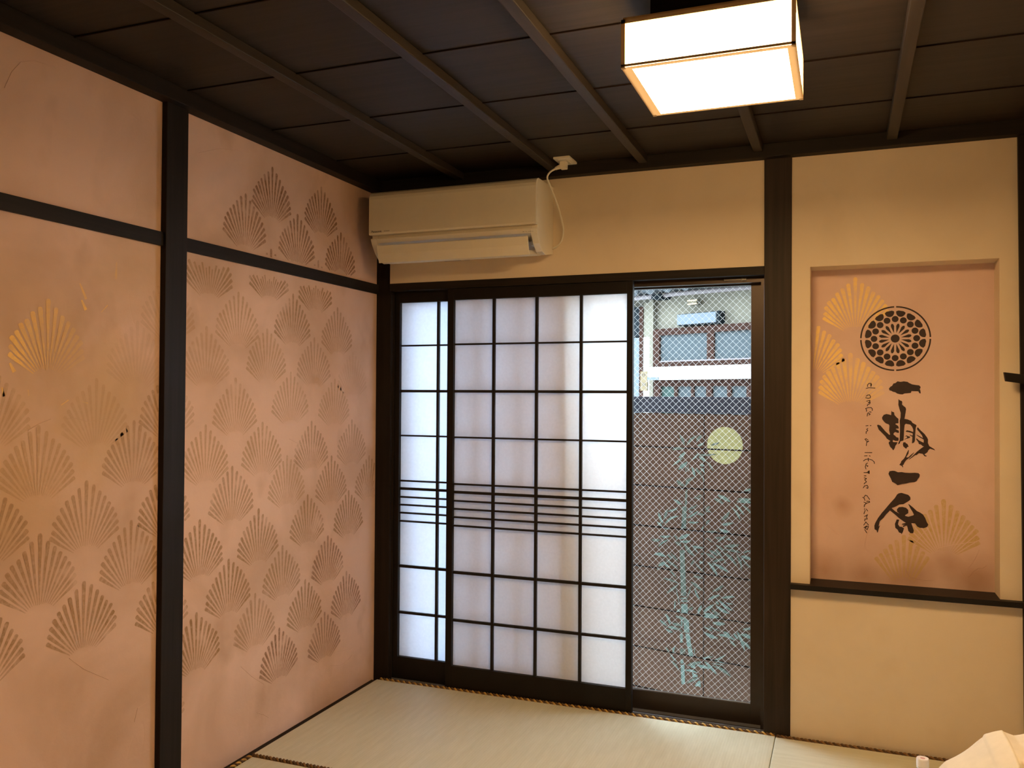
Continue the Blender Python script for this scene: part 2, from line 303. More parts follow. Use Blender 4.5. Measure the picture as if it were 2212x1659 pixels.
# ---------------------------------------------------------------- traced outlines (millimetres on their own wall plane)
KANJI=[[(306.8,1409.9),(312.4,1417.4),(318.6,1420.8),(323.5,1430.2),(331.0,1432.3),(338.4,1439.0),(349.4,1437.0),(361.7,1439.0),(375.2,1437.0),(381.3,1432.3),(392.2,1426.9),(406.8,1424.2),(417.7,1422.9),(422.6,1416.9),(422.0,1410.9),(419.5,1409.5),(422.0,1401.5),(423.2,1390.8),(418.9,1390.8),(414.1,1398.8),(403.2,1399.4),(389.8,1400.1),(387.3,1392.7),(376.4,1391.3),(365.3,1390.6),(356.8,1386.5),(346.9,1387.1),(337.1,1389.8),(329.7,1395.1),(322.3,1396.5),(316.1,1400.5),(308.7,1402.5)],[(342.0,1367.5),(346.9,1362.9),(354.3,1359.6),(356.1,1355.5),(354.9,1345.4),(367.8,1334.1),(370.2,1327.4),(367.8,1311.3),(364.1,1288.4),(375.1,1286.5),(388.5,1280.7),(393.4,1272.7),(406.7,1264.9),(407.9,1262.0),(404.9,1252.5),(403.1,1225.7),(402.4,1204.3),(400.6,1197.6),(397.0,1192.8),(390.9,1190.6),(392.1,1204.1),(392.7,1217.5),(387.2,1220.0),(381.1,1225.9),(386.0,1224.7),(392.7,1221.5),(394.5,1228.2),(392.1,1231.5),(379.9,1235.3),(368.9,1237.1),(368.9,1239.8),(373.8,1242.5),(383.6,1240.7),(395.8,1236.3),(395.8,1245.7),(392.1,1256.3),(384.8,1265.6),(369.0,1268.6),(364.7,1263.9),(362.8,1245.0),(361.6,1218.1),(360.4,1202.0),(355.5,1199.2),(349.3,1197.7),(346.9,1189.5),(339.5,1185.3),(343.2,1194.8),(346.3,1203.0),(347.5,1238.0),(347.5,1262.2),(346.3,1280.0),(349.4,1293.5),(350.0,1312.4),(345.7,1327.2),(341.4,1344.6),(342.0,1356.8)],[(316.1,1320.7),(318.6,1316.7),(326.0,1314.1),(327.2,1304.0),(334.6,1294.7),(342.0,1288.0),(342.0,1270.5),(332.1,1269.0),(330.9,1266.3),(340.7,1259.7),(343.8,1250.4),(343.2,1249.3),(333.4,1248.2),(332.1,1246.4),(343.2,1240.6),(343.8,1232.5),(340.7,1231.1),(329.6,1234.9),(324.1,1229.4),(324.1,1224.0),(329.6,1220.1),(334.6,1214.1),(342.0,1212.3),(342.6,1202.9),(340.7,1199.5),(330.9,1199.2),(322.2,1203.1),(321.0,1198.3),(322.2,1194.3),(338.3,1194.0),(335.8,1186.5),(330.9,1179.7),(328.4,1170.2),(322.8,1160.6),(318.5,1167.2),(311.1,1175.1),(305.5,1189.8),(307.4,1195.3),(312.3,1198.1),(303.7,1204.0),(298.7,1207.9),(293.8,1216.6),(281.3,1229.9),(268.9,1243.2),(262.6,1260.0),(265.7,1263.5),(275.1,1260.2),(280.1,1254.2),(293.8,1236.9),(307.4,1223.6),(311.1,1223.7),(307.4,1241.2),(308.6,1260.2),(306.2,1264.8),(295.0,1269.4),(287.6,1277.1),(282.0,1285.8),(281.3,1293.2),(287.6,1303.5),(297.5,1307.0),(307.4,1305.1),(314.9,1302.5)],[(364.0,1216.8),(370.8,1222.3),(377.5,1219.1),(384.8,1217.3),(384.2,1213.3),(377.5,1210.4),(368.9,1207.5),(363.4,1204.7),(365.3,1208.1),(372.6,1211.6),(373.8,1215.7),(370.8,1219.0)],[(359.7,1193.9),(367.1,1194.7),(368.9,1191.4),(375.0,1187.6),(379.3,1176.9),(373.8,1175.5),(370.7,1168.7),(366.5,1171.2),(359.7,1177.8),(357.9,1185.8)],[(412.2,1256.0),(422.4,1243.5),(436.9,1229.1),(446.5,1214.7),(449.5,1206.8),(448.9,1193.5),(453.7,1181.6),(465.7,1174.0),(471.7,1170.1),(474.7,1164.3),(468.1,1167.4),(456.1,1171.0),(450.1,1164.2),(447.7,1157.5),(436.3,1147.8),(440.5,1144.0),(445.3,1142.8),(442.9,1140.0),(436.9,1140.5),(429.6,1150.3),(416.3,1151.9),(407.8,1144.3),(403.0,1144.2),(392.1,1134.5),(379.9,1124.7),(379.9,1127.4),(395.7,1142.6),(410.3,1159.1),(422.4,1170.1),(434.5,1179.8),(429.6,1181.0),(423.6,1186.8),(416.4,1188.6),(413.9,1196.6),(406.7,1207.1),(407.3,1212.5),(416.4,1203.3),(433.3,1194.4),(433.9,1205.7),(428.5,1210.3),(418.8,1215.4),(407.3,1224.5),(408.5,1225.9),(420.0,1219.4),(430.9,1213.0),(427.3,1223.6),(418.8,1235.4),(410.3,1245.9),(409.7,1251.3)],[(378.7,1165.5),(379.9,1162.2),(378.7,1150.1),(370.1,1134.4),(377.4,1134.0),(386.0,1143.6),(398.8,1155.4),(398.1,1152.0),(386.0,1136.9),(370.1,1123.0),(362.8,1110.7),(361.5,1105.3),(357.2,1102.5),(359.7,1093.2),(356.6,1094.4),(354.2,1099.0),(345.0,1103.4),(350.5,1111.6),(352.4,1118.4),(361.5,1128.1),(367.7,1139.1),(372.6,1152.6)],[(304.9,1065.7),(309.0,1076.6),(320.5,1078.8),(328.8,1078.2),(340.3,1073.3),(353.4,1074.7),(366.4,1072.5),(382.7,1072.2),(402.1,1073.8),(415.1,1072.6),(419.9,1066.5),(418.3,1057.6),(411.8,1048.4),(408.6,1041.2),(400.5,1036.4),(382.7,1033.8),(369.6,1029.7),(356.6,1027.4),(338.6,1021.2),(330.4,1028.1),(318.9,1033.9),(314.0,1046.2),(309.0,1056.8)],[(343.5,989.2),(353.3,991.4),(366.4,987.6),(377.8,984.5),(385.1,976.0),(385.9,966.2),(377.7,958.7),(366.3,950.9),(359.8,946.1),(345.1,944.5),(330.4,934.8),(316.4,928.7),(330.4,916.0),(345.1,907.8),(336.9,915.4),(336.1,925.2),(343.5,933.7),(356.6,935.3),(369.6,932.4),(377.7,923.9),(377.7,911.4),(366.3,902.7),(366.3,900.0),(377.7,897.1),(395.6,903.5),(398.0,907.2),(392.3,919.3),(385.8,929.7),(376.9,948.8),(382.6,945.5),(395.6,934.6),(408.5,922.0),(421.4,915.6),(431.0,909.0),(439.1,895.3),(443.9,881.4),(450.3,869.4),(445.4,860.2),(434.2,855.1),(419.7,855.1),(410.1,859.8),(402.0,871.8),(389.1,871.9),(392.3,860.5),(397.9,843.1),(395.5,832.3),(385.8,831.7),(377.7,840.1),(375.2,852.4),(372.8,861.2),(366.3,859.9),(359.8,855.0),(357.3,859.3),(367.9,864.4),(353.3,864.4),(356.5,868.2),(369.6,871.7),(359.8,878.2),(343.5,889.8),(327.1,905.0),(310.6,918.5),(295.8,901.5),(285.8,886.5),(272.6,873.2),(268.4,851.3),(274.2,857.0),(269.2,842.3),(265.9,827.7),(262.6,827.5),(261.7,834.6),(253.4,839.5),(252.6,853.9),(255.9,865.0),(265.9,885.4),(280.9,907.9),(294.1,924.8),(301.5,935.1),(310.6,947.2),(328.7,969.7),(336.9,984.4)],[(335.3,884.0),(345.1,883.6),(341.8,873.6),(340.2,864.6),(345.9,856.0),(353.3,855.5),(362.2,849.8),(358.1,835.3),(353.2,826.0),(351.6,829.5),(343.4,832.6),(338.5,843.0),(330.3,849.6),(328.7,865.7),(332.8,876.7)]]
HAND=[[(227.2,1417.2),(227.2,1424.9),(232.6,1430.7),(240.6,1430.7),(242.4,1424.9),(239.7,1418.1),(238.8,1426.8)],[(221.9,1410.4),(231.7,1412.9),(242.4,1412.4),(254.8,1411.8)],[(221.9,1378.5),(228.1,1383.3),(234.4,1383.9),(237.9,1378.6),(237.0,1371.8),(228.1,1369.8),(220.1,1372.6)],[(223.6,1358.2),(236.1,1361.2),(235.2,1355.4),(229.9,1351.5),(237.0,1353.5),(235.2,1347.6),(227.2,1343.7),(226.3,1338.9)],[(222.8,1316.6),(223.7,1322.4),(220.1,1328.2),(229.9,1332.1),(240.6,1332.3),(245.0,1327.5),(245.0,1320.7)],[(225.4,1297.3),(227.2,1307.0),(229.9,1310.9),(237.0,1305.2),(232.6,1302.2)],[(234.4,1314.8),(240.6,1313.9)],[(221.0,1257.6),(229.0,1258.8)],[(237.0,1258.9),(240.2,1259.0)],[(228.1,1247.2),(223.7,1243.2),(228.1,1238.5),(221.9,1233.5),(221.9,1226.8)],[(229.0,1199.9),(221.9,1205.5),(217.4,1203.5),(223.7,1194.9),(231.7,1195.1),(223.7,1190.1),(222.8,1177.5)],[(217.4,1148.8),(243.3,1149.2)],[(215.6,1135.2),(225.5,1136.1)],[(233.5,1136.4),(237.0,1135.1)],[(211.7,1114.4),(219.3,1120.8),(230.7,1123.2),(243.8,1119.6),(252.3,1111.7),(252.9,1105.6)],[(229.7,1126.3),(230.3,1115.0)],[(221.2,1082.1),(218.4,1091.1),(222.2,1103.5),(226.9,1106.8)],[(223.1,1097.4),(228.8,1094.6),(225.9,1092.4)],[(213.6,1067.5),(225.0,1067.9)],[(225.9,1069.0),(233.5,1075.4),(233.5,1064.1),(225.9,1067.9)],[(230.7,1073.2),(230.7,1066.1)],[(214.6,1054.2),(221.2,1054.5)],[(214.6,1046.0),(223.1,1043.3),(216.5,1038.0),(223.1,1030.1),(215.5,1023.6),(214.6,1021.5)],[(210.8,1005.0),(216.5,1013.4),(225.9,1015.9),(229.1,1009.9),(227.8,1003.7),(223.1,1005.6)],[(217.4,954.3),(213.7,964.3),(208.9,966.1)],[(213.7,967.4),(219.3,975.8),(225.9,973.0),(234.8,959.2)],[(213.7,946.9),(223.1,943.3),(235.4,948.0),(233.5,952.0),(224.1,951.5)],[(223.1,943.3),(215.6,935.8),(214.6,928.6)],[(216.5,920.5),(215.6,918.4)],[(222.2,919.8),(227.8,912.0)],[(218.4,914.5),(213.7,900.0)],[(215.6,888.9),(226.9,896.6),(223.1,887.2),(226.0,879.2),(217.5,878.8),(216.5,871.6)],[(212.7,854.0),(221.2,866.7),(230.7,855.1)],[(213.7,843.9),(223.1,850.5),(230.7,849.0),(226.0,836.4),(217.5,842.0),(224.1,848.6)],[(216.5,835.9),(224.1,823.1)]]
LEAVES=[(237,1189,263,1140,13),(273,1141,322,1188,13),(322,1161,351,1192,14),(328,1140,360,1155,11),(197,1115,263,1122,14),(267,1107,231,1080,16),(231,1022,277,1061,16),(201,1039,254,1078,10),(299,1071,332,1106,10),(319,1097,424,1104,10),(335,1088,373,1066,16),(338,1049,364,1047,14),(300,1038,316,990,13),(319,1036,351,1004,13),(345,1037,364,1017,10),(373,1066,405,1025,11),(395,1145,436,1159,11),(267,966,313,990,14),(221,970,261,944,16),(267,941,287,976,10),(351,1004,358,968,4),(270,1049,270,1006,4),(282,1049,283,1012,4),(490,887,428,913,18),(456,874,409,895,16),(526,903,593,904,11),(520,889,593,889,16),(557,942,593,953,11),(511,878,555,830,11),(496,861,537,807,11),(545,877,593,836,11),(447,797,487,842,14),(447,776,504,790,13),(434,757,487,747,14),(368,839,390,859,13),(368,834,399,835,8),(329,814,361,816,13),(278,792,336,833,10),(284,823,307,826,10),(281,835,329,860,10),(310,892,348,886,10),(326,899,352,910,8),(278,775,336,779,10),(371,773,390,795,11),(371,739,431,745,8),(352,744,358,762,7),(208,878,251,854,13),(178,817,231,839,10),(175,829,155,778,13),(128,807,152,756,14),(162,757,235,800,11),(121,760,148,743,13),(152,734,189,731,8),(236,689,290,718,16),(92,672,139,675,15),(139,693,191,699,12),(128,641,182,681,9),(209,706,230,683,9),(212,675,249,657,15),(239,678,299,687,12),(263,669,314,616,20),(299,662,358,660,12),(305,654,332,632,9),(105,602,170,597,16),(167,583,234,547,13),(128,547,167,572,15),(161,562,188,547,13),(191,620,234,582,10),(173,609,200,587,12),(188,535,222,502,7),(121,529,133,539,7),(152,490,236,476,10),(173,422,233,471,13),(297,570,317,600,10),(320,581,357,545,9),(346,631,360,632,9),(338,591,358,591,12),(372,707,404,689,7),(413,712,450,718,9),(427,692,471,726,8),(470,715,498,712,7),(461,679,534,692,15),(420,680,464,657,12),(464,663,540,657,12),(419,663,453,626,13),(387,652,433,629,13),(373,636,417,618,13),(453,651,523,594,15),(520,647,545,577,12),(542,642,593,631,15),(543,636,593,589,10),(553,656,593,671,7),(404,599,467,618,13),(402,592,486,558,13),(381,596,428,539,15),(461,608,469,598,6),(309,520,357,515,12),(297,492,354,458,17),(316,464,343,415,10),(278,409,300,473,7),(405,462,458,495,13),(382,418,441,449,13),(451,437,512,452,12),(436,427,501,385,13),(421,418,436,404,13),(421,397,487,370,15),(362,360,412,401,15),(334,345,352,389,15),(399,376,448,354,15),(362,354,425,352,17),(470,417,504,416,7),(282,356,309,374,12),(226,340,244,354,12),(216,392,213,346,7),(222,449,241,367,5),(281,94,352,122,15),(272,69,330,69,12),(278,7,343,45,11),(330,104,394,101,15),(367,128,427,79,15),(409,115,495,80,15),(400,125,466,126,4),(415,136,472,134,4),(415,143,469,177,8),(358,140,409,158,8),(196,102,240,64,12),(192,134,224,102,9),(168,163,189,143,6),(208,140,218,174,11),(265,144,270,174,8),(318,153,318,182,5),(166,322,192,273,15),(137,288,176,264,12),(181,259,230,255,15),(168,248,205,238,12),(203,282,252,281,14),(220,318,283,310,14),(224,266,258,245,8),(363,265,433,248,17),(382,297,448,282,9),(363,288,406,275,9),(406,315,468,320,17),(430,263,518,251,14),(459,283,492,266,14),(507,283,530,258,12),(524,295,560,210,15),(541,284,597,272,18),(553,254,589,222,14),(489,249,521,223,11),(550,306,597,320,11),(363,337,437,345,18)]
STEMS=[[(251,848),(274,850),(271,742),(248,740)],[(267,926),(278,926),(275,853),(264,852)],[(251,789),(269,790),(265,742),(246,740)],[(239,636),(264,639),(273,422),(247,418)],[(244,410),(276,414),(277,407),(246,403)],[(247,397),(279,402),(279,395),(248,391)],[(248,379),(281,384),(281,342),(248,337)],[(259,304),(286,308),(290,250),(264,246)],[(269,242),(291,245),(301,182),(279,179)],[(280,176),(303,180),(310,143),(288,139)],[(242,237),(256,239),(256,197),(243,194)],[(243,167),(258,169),(258,143),(243,140)],[(245,114),(260,117),(260,98),(245,95)],[(246,90),(265,93),(269,2),(250,-2)],[(246,308),(255,309),(255,274),(246,273)],[(293,100),(318,110),(321,85),(299,86)],[(303,64),(330,57),(333,51),(309,39)],[(334,29),(344,33),(349,5),(317,3)]]
RIDL= [[(-1.754,0.586),(-1.703,0.54),(-1.607,0.478)],[(-0.686,1.188),(-0.638,1.17),(-0.598,1.158)],[(-0.878,0.127),(-0.841,0.109),(-0.806,0.084)],[(-0.361,0.162),(-0.285,0.142),(-0.219,0.144),(-0.187,0.159)],[(-1.99,2.202),(-1.969,2.253),(-1.942,2.29),(-1.898,2.311),(-1.811,2.317)],[(-1.234,2.227),(-1.139,2.267),(-1.01,2.296)],[(-1.501,0.31),(-1.488,0.35),(-1.447,0.356)],[(-0.978,0.336),(-0.909,0.276),(-0.837,0.226)],[(-1.903,1.265),(-1.867,1.283),(-1.829,1.295)],[(-1.781,1.294),(-1.741,1.296),(-1.698,1.283),(-1.629,1.291),(-1.592,1.293)]]
RIDN= [[(2.239,0.8429),(2.2242,0.8119),(2.2168,0.7754),(2.2175,0.7614),(2.226,0.752),(2.239,0.7449)],[(2.2795,0.7199),(2.2905,0.7326),(2.3015,0.7454),(2.327,0.7353),(2.3523,0.7213),(2.3775,0.7114)],[(2.4525,0.8579),(2.4277,0.8289),(2.4027,0.7919),(2.3919,0.7755)],[(2.4842,0.778),(2.5227,0.7903),(2.5747,0.8036),(2.6227,0.8145)],[(2.6295,0.7842),(2.6158,0.7487),(2.5986,0.7205),(2.5883,0.7043)],[(2.5625,0.7061),(2.5711,0.6836),(2.5814,0.6729),(2.5951,0.676),(2.6089,0.6982),(2.626,0.7111),(2.643,0.7124),(2.6549,0.7248)],[(2.1757,0.6559),(2.1832,0.6464),(2.2019,0.6415),(2.2501,0.6458)],[(2.3685,0.691),(2.3739,0.6717),(2.3847,0.6568),(2.4169,0.6497),(2.47,0.6502)],[(2.0197,0.6393),(2.039,0.6429),(2.0582,0.6485)],[(2.0772,0.8432),(2.1001,0.8243),(2.1248,0.8055)]]

# ================================================================ ROOM SHELL
RX, RY, CZ = 2.83, -5.3, 2.40
struct('floor', MB().box(-.12, RX+.1, RY, .10, -.14, -.055), M['woodx'])
struct('ceiling', MB().box(-.12, RX+.1, RY, .13, CZ+.004, CZ+.10), M['board'])
struct('wall_right', MB().box(RX, RX+.1, RY, .15, -.10, CZ+.10), M['cream'])
struct('wall_rear', MB().box(-.12, RX+.1, RY-.1, RY, -.14, CZ+.10), M['cream'])

# back wall: cream plaster around the door opening and the niche
NX0, NX1, NZ0, NZ1, ND = 2.010, 2.682, .622, 1.900, .12
wb = MB()
wb.box(.081, 1.86, .0, .15, 1.905, CZ+.02)                     # above the lintel
wb.box(1.90, NX0, .0, .15, -.10, CZ+.02); wb.box(NX1, RX, .0, .15, -.10, CZ+.02)
wb.box(NX0, NX1, .0, .15, NZ1, CZ+.02); wb.box(NX0, NX1, .0, .15, -.10, .60)
wb.box(NX0, NX1, ND+.012, .15, .60, NZ1)
struct('wall_back', wb, M['cream'])

# ---- fans: one stencil, printed many times
GOLD = (.27, .145, .042); BRN = (.22, .100, .036); TAN = (.37, .215, .080); LEAF = (.86, .52, .12)
def fan(add, u, v, col, alpha, n=17, scale=1.0, umin=-9, umax=9, vmin=-9, vmax=9, seed=0, fade_r=0.0, amin=-99, amax=99, wide=1.0):
    """tip of the centre petal at (u, v); petals spread from a point .245 below it"""
    rnd = random.Random(seed or int(abs(u*733+v*977)*10))
    oy = v-.245*scale
    for k in range(n):
        a = math.radians((k-(n-1)/2)*(112/(n-1))); dg = math.degrees(a)
        if dg < amin or dg > amax: continue
        ar = math.radians(abs(dg)); dia = .245/(math.cos(ar)+.93*math.sin(ar)); R = (.62*dia+.38*(.245-.090*abs(dg)/54)-.020*max(0, (abs(dg)-40)/16)+rnd.uniform(-.004, .003))*scale; r0 = (.040+.012*abs(dg)/54+rnd.uniform(0, .004))*scale
        dx, dy = math.sin(a), math.cos(a); px_, py_ = dy, -dx
        wt = (.0068+rnd.uniform(-.0006, .0006))*scale*wide
        segs = 6; L = []; Rr = []
        al = alpha*(1-fade_r*(k/(n-1)))*rnd.uniform(.8, 1.0)
        prof = [(0, .0010*scale)]+[(i/segs, .0012*scale+(wt-.0012*scale)*(i/segs)**1.15) for i in range(1, segs)]
        prof += [(.985-.028, wt), (.992, wt*.72), (1.0, wt*.15)]
        pts = []
        for f_, w_ in prof:
            rr = r0+(R-r0)*f_; j = rnd.uniform(-.0006, .0006)
            pts.append(((u+dx*rr+px_*(w_+j), oy+dy*rr+py_*(w_+j)), (u+dx*rr-px_*(w_-j), oy+dy*rr-py_*(w_-j))))
        for i in range(len(pts)-1):
            q = [pts[i][0], pts[i+1][0], pts[i+1][1], pts[i][1]]
            if any(p[1] > vmax or p[1] < vmin or p[0] < umin or p[0] > umax for p in q): continue
            add(q, (*col, al*(.55+.45*min(1, prof[i+1][0]*1.6))))

# ---- left wall: plaster panels with printed fans (pattern lives in the wall's own mesh)
wl = MB()
wl.box(-.12, 0, RY, .012, -.10, CZ+.02)
def addL(q, col): wl.add([(.0007, a, b) for a, b in q], [(0, 1, 2, 3)], 1, col)
PL = dict(umin=-1.302, umax=.01)
for (y, z, al, c_) in [(-1.0148,1.7623,.62,TAN),(-.6706,1.7893,.75,GOLD),(-.3348,1.7668,.6,GOLD),(-.8398,1.6337,.6,TAN),(-1.1865,1.6137,.42,TAN),(-.5141,1.6205,.50,GOLD),(-.2023,1.5744,.22,TAN),
        (-1.0253,1.4309,.62,TAN),(-.6812,1.4654,.55,TAN),(-.3522,1.4458,.50,TAN),(-.8628,1.2666,.70,TAN),(-.5289,1.2585,.62,GOLD),(-1.1855,1.2612,.66,TAN),(-.2052,1.2592,.52,GOLD),
        (-1.0395,1.1028,.66,GOLD),(-.7009,1.1236,.62,TAN),(-.3726,1.0973,.68,GOLD),(-.0478,1.0815,.68,GOLD),(-.8815,.9228,.82,GOLD),(-.5528,.9446,.82,GOLD),(-.2277,.931,.82,GOLD),(-1.21,.9278,.85,GOLD),
        (-1.0533,.761,.88,GOLD),(-.726,.7552,.78,GOLD),(-.3963,.7497,.82,BRN),(-.8973,.5956,.62,GOLD),(-.5654,.5861,.84,GOLD),(-.2414,.5629,.82,BRN),(-1.2219,.5991,.9,GOLD),(-.7421,.4261,.92,BRN),(-.4163,.4163,.80,BRN),
        (-1.37,1.7700,.35,TAN),(-1.37,1.4400,.5,TAN),(-1.385,1.11,.6,GOLD),(-1.39,.77,.6,GOLD),(-1.40,.44,.5,GOLD)]:
    fan(addL, y, z, c_, al, vmax=1.86, **PL)
for (y, z, al) in [(-1.1756, 1.935, .75), (-.829, 1.965, .85), (-.507, 1.945, .85)]:
    fan(addL, y, z, GOLD, al, vmax=1.845, **PL)
for (y, z, al) in [(-.9788,2.1423,.85),(-.8167,2.2829,.98),(-.6451,2.1288,.9),(-.4717,2.2849,.95),(-.3133,2.1145,.95),(-.82,1.955,.8),(-.49,1.955,.5)]:
    fan(addL, y, z, BRN, al, vmin=1.918, umin=-1.29, umax=0, amin=-30 if z < 2 else -99, amax=30 if z < 2 else 99)
PLL = dict(umin=-2.6, umax=-1.405, vmax=1.85)
for (y, z, al, c_) in [(-1.5085,1.6061,.14,GOLD),(-1.6691,1.4171,.30,TAN),(-1.8696,1.2806,.55,TAN),(-1.5183,1.2879,.62,GOLD),(-1.7011,1.1101,.62,GOLD),(-1.859,.9692,.72,GOLD),(-1.525,.963,.66,GOLD),
        (-1.7059,.8073,.85,GOLD),(-2.03,.7994,.85,GOLD),(-2.02,1.1255,.7,GOLD),(-2.02,1.44,.4,TAN),(-1.37,1.44,.62,GOLD),(-1.375,1.11,.85,GOLD),(-1.38,.79,.85,GOLD),(-1.37,1.77,.2,GOLD),(-1.38,1.63-.68,.0,GOLD),(-2.20,.95,.8,GOLD),(-2.2,1.27,.6,GOLD),(-2.36,.8,.8,GOLD)]:
    if al: fan(addL, y, z, c_, al, **PLL)
fan(addL, -1.8432, 1.6395, LEAF, 1.0, fade_r=.85, wide=1.15, seed=3, **PLL)
for (y0, z0, y1, z1, w_, a_) in [(-1.735,1.700,-1.712,1.655,.010,.6),(-1.728,1.650,-1.712,1.622,.011,.9),(-1.962,1.452,-1.948,1.428,.012,.9),(-1.597,1.785,-1.600,1.730,.010,.45),(-1.985,1.385,-1.978,1.36,.008,.8),
        (-1.795,1.335,-1.770,1.350,.003,.9),(-1.72,1.345,-1.70,1.340,.003,.7),(-1.905,1.38,-1.902,1.362,.004,.8),(-1.655,1.62,-1.63,1.645,.003,.7)]:
    dy_, dz_ = y1-y0, z1-z0; L_ = math.hypot(dy_, dz_); ny, nz = -dz_/L_*w_/2, dy_/L_*w_/2
    addL([(y0+ny*.5, z0+nz*.5), (y1+ny, z1+nz), (y1-ny, z1-nz), (y0-ny*.5, z0-nz*.5)], (*LEAF, a_))
wl.box(-.12, -.0005, .012, .20, -.10, CZ+.02)
for l_ in RIDL: wl.tube([(.0002, a, b) for a, b in l_], .0011, 5, 0)
struct('wall_left', wl, [M['pink'], M['pink_paint']], recalc=False)

# ---- timber frame (all part of the room)
struct('trim_1', MB().box(0, .0225, -1.412, -1.312, -.05, 2.352), M['woodz'], bevel=.002)                 # left wall post
struct('trim_2', MB().box(-.0, .012, RY, -1.412, 1.866, 1.912).box(0, .012, -1.312, .012, 1.866, 1.912), M['woody'], bevel=.001)   # rail on the left wall
struct('trim_3', MB().box(0, .055, RY, -.0, 2.350, CZ+.004), M['woody'], bevel=.002)                     # moulding left
struct('trim_4', MB().box(.055, RX, -.05, 0, 2.350, CZ+.004), M['woodx'], bevel=.002)                    # moulding back
struct('trim_5', MB().box(.0, .081, .012, .14, -.06, 2.352), M['woodz'], bevel=.002)                     # corner post
struct('trim_6', MB().add([(1.832,-.010,-.05),(1.9355,-.010,-.05),(1.9355,.14,-.05),(1.832,.14,-.05),(1.8315,-.010,2.352),(1.9395,-.010,2.352),(1.9395,.14,2.352),(1.8315,.14,2.352)],
                     [(0,3,2,1),(4,5,6,7),(0,1,5,4),(1,2,6,5),(2,3,7,6),(3,0,4,7)]), M['woodp'], bevel=.002)   # post right of the door
struct('trim_7', MB().add([(2.760,-.020,-.05),(2.83,-.020,-.05),(2.83,0,-.05),(2.760,0,-.05),(2.741,-.020,2.352),(2.83,-.020,2.352),(2.83,0,2.352),(2.741,0,2.352)],
                     [(0,3,2,1),(4,5,6,7),(0,1,5,4),(1,2,6,5),(2,3,7,6),(3,0,4,7)]), M['woodz'])         # right corner post
struct('trim_8', MB().box(.081, 1.832, -.004, .14, 1.8765, 1.912), M['woodx'], bevel=.0015)              # door lintel
struct('trim_9', MB().box(1.9355, 2.757, -.034, .0, .601, .6215).box(NX0, NX1, .0, ND+.012, .601, .6215), M['lacq'])  # black shelf under the niche
struct('trim_10', MB().box(.0, .034, RY, -.006, -.055, -.010), M['woody'])                               # strip between mats and left wall
struct('trim_11', MB().box(1.9355, RX, -.014, 0, -.055, -.006), M['woodx'])
bt = [.475, .930, 1.335, 1.81, 2.31]
for i, x in enumerate(bt): struct('trim_%d' % (12+i), MB().box(x-.019, x+.019, RY, -.05, 2.372, CZ+.004), M['batten'], bevel=.003)
sm = MB()
for k in range(12):
    y = -.435-.46*k
    sm.box(.055, RX, y-.0022, y+.0022, CZ+.0005, CZ+.006)
struct('trim_17', sm, M['joint'])                                                                        # dark joints of the ceiling boards

# ---- door sill with its tracks
struct('trim_22', MB().box(.081, 1.832, .0, .16, -.060, -.012), M['lacq'])
sl = MB()
for y0, y1, z1 in ((.0, .006, -.004), (.036, .043, -.003), (.076, .080, -.001), (.098, .101, -.006), (.135, .139, -.004)): sl.box(.081, 1.832, y0, y1, -.012, z1)
struct('trim_18', sl, M['alu'])
# head of the aluminium frame and its jambs
struct('trim_19', MB().box(.081, 1.832, .042, .15, 1.853, 1.8765), M['bronze'])
struct('trim_20', MB().box(1.8155, 1.832, .040, .15, -.012, 1.853).box(.081, .086, .035, .15, -.012, 1.853), M['bronze'])
tag(MB().box(1.664, 1.756, .036, .042, 1.862, 1.870).box(1.735, 1.756, .034, .042, 1.860, 1.873).build('vent_slider', M['steel'], bevel=.001),
    'small grey metal slider on the black door head above the glass door', 'slider')

# ================================================================ SHOJI DOORS
ROWS = [(1.613, .0078), (1.3915, .0125), (1.1745, .0078), (.9545, .0078), (.9165, .0120), (.8755, .0078), (.8375, .0078), (.7985, .0078), (.7585, .0078), (.5395, .0125), (.3155, .0115)]
def shoji(name, y0, xs, stiles):
    (a0, a1), (b0, b1) = stiles
    root = empty(name, ((a0+b1)/2, y0+.015, -.004)); root['kind'] = 'structure'
    z0, z1, pz0, pz1 = -.003, 1.8755, .1030, 1.8225
    MB().box(a0, a1, y0, y0+.03, z0, z1).build('stile', M['lacq'], root, bevel=.0015)
    MB().box(b0, b1, y0, y0+.03, z0, z1).build('stile', M['lacq'], root, bevel=.0015)
    MB().box(a1, b0, y0, y0+.03, pz1, z1).build('top_rail', M['lacq'], root, bevel=.0015)
    MB().box(a1, b0, y0, y0+.03, z0, pz0).build('bottom_rail', M['lacq'], root, bevel=.0015)
    lt = MB()
    for x in xs: lt.box(x-.0062, x+.0062, y0+.006, y0+.020, pz0, pz1)
    for z, t_ in ROWS: lt.box(a1, b0, y0+.008, y0+.020, z-t_/2, z+t_/2)
    lt.build('lattice', M['kumiko'], root)
    MB().box(a1-.003, b0+.003, y0+.0203, y0+.0207, pz0-.003, pz1+.003).build('paper', M['paper'], root)
    return root
shoji('door_1', .004, (.6225, .8333, 1.0437), ((.3886, .4205), (1.2535, 1.2800)))
shoji('door_2', .040, (.3190, .5300, .7400), ((.0865, .1150), (.9490, .9780)))

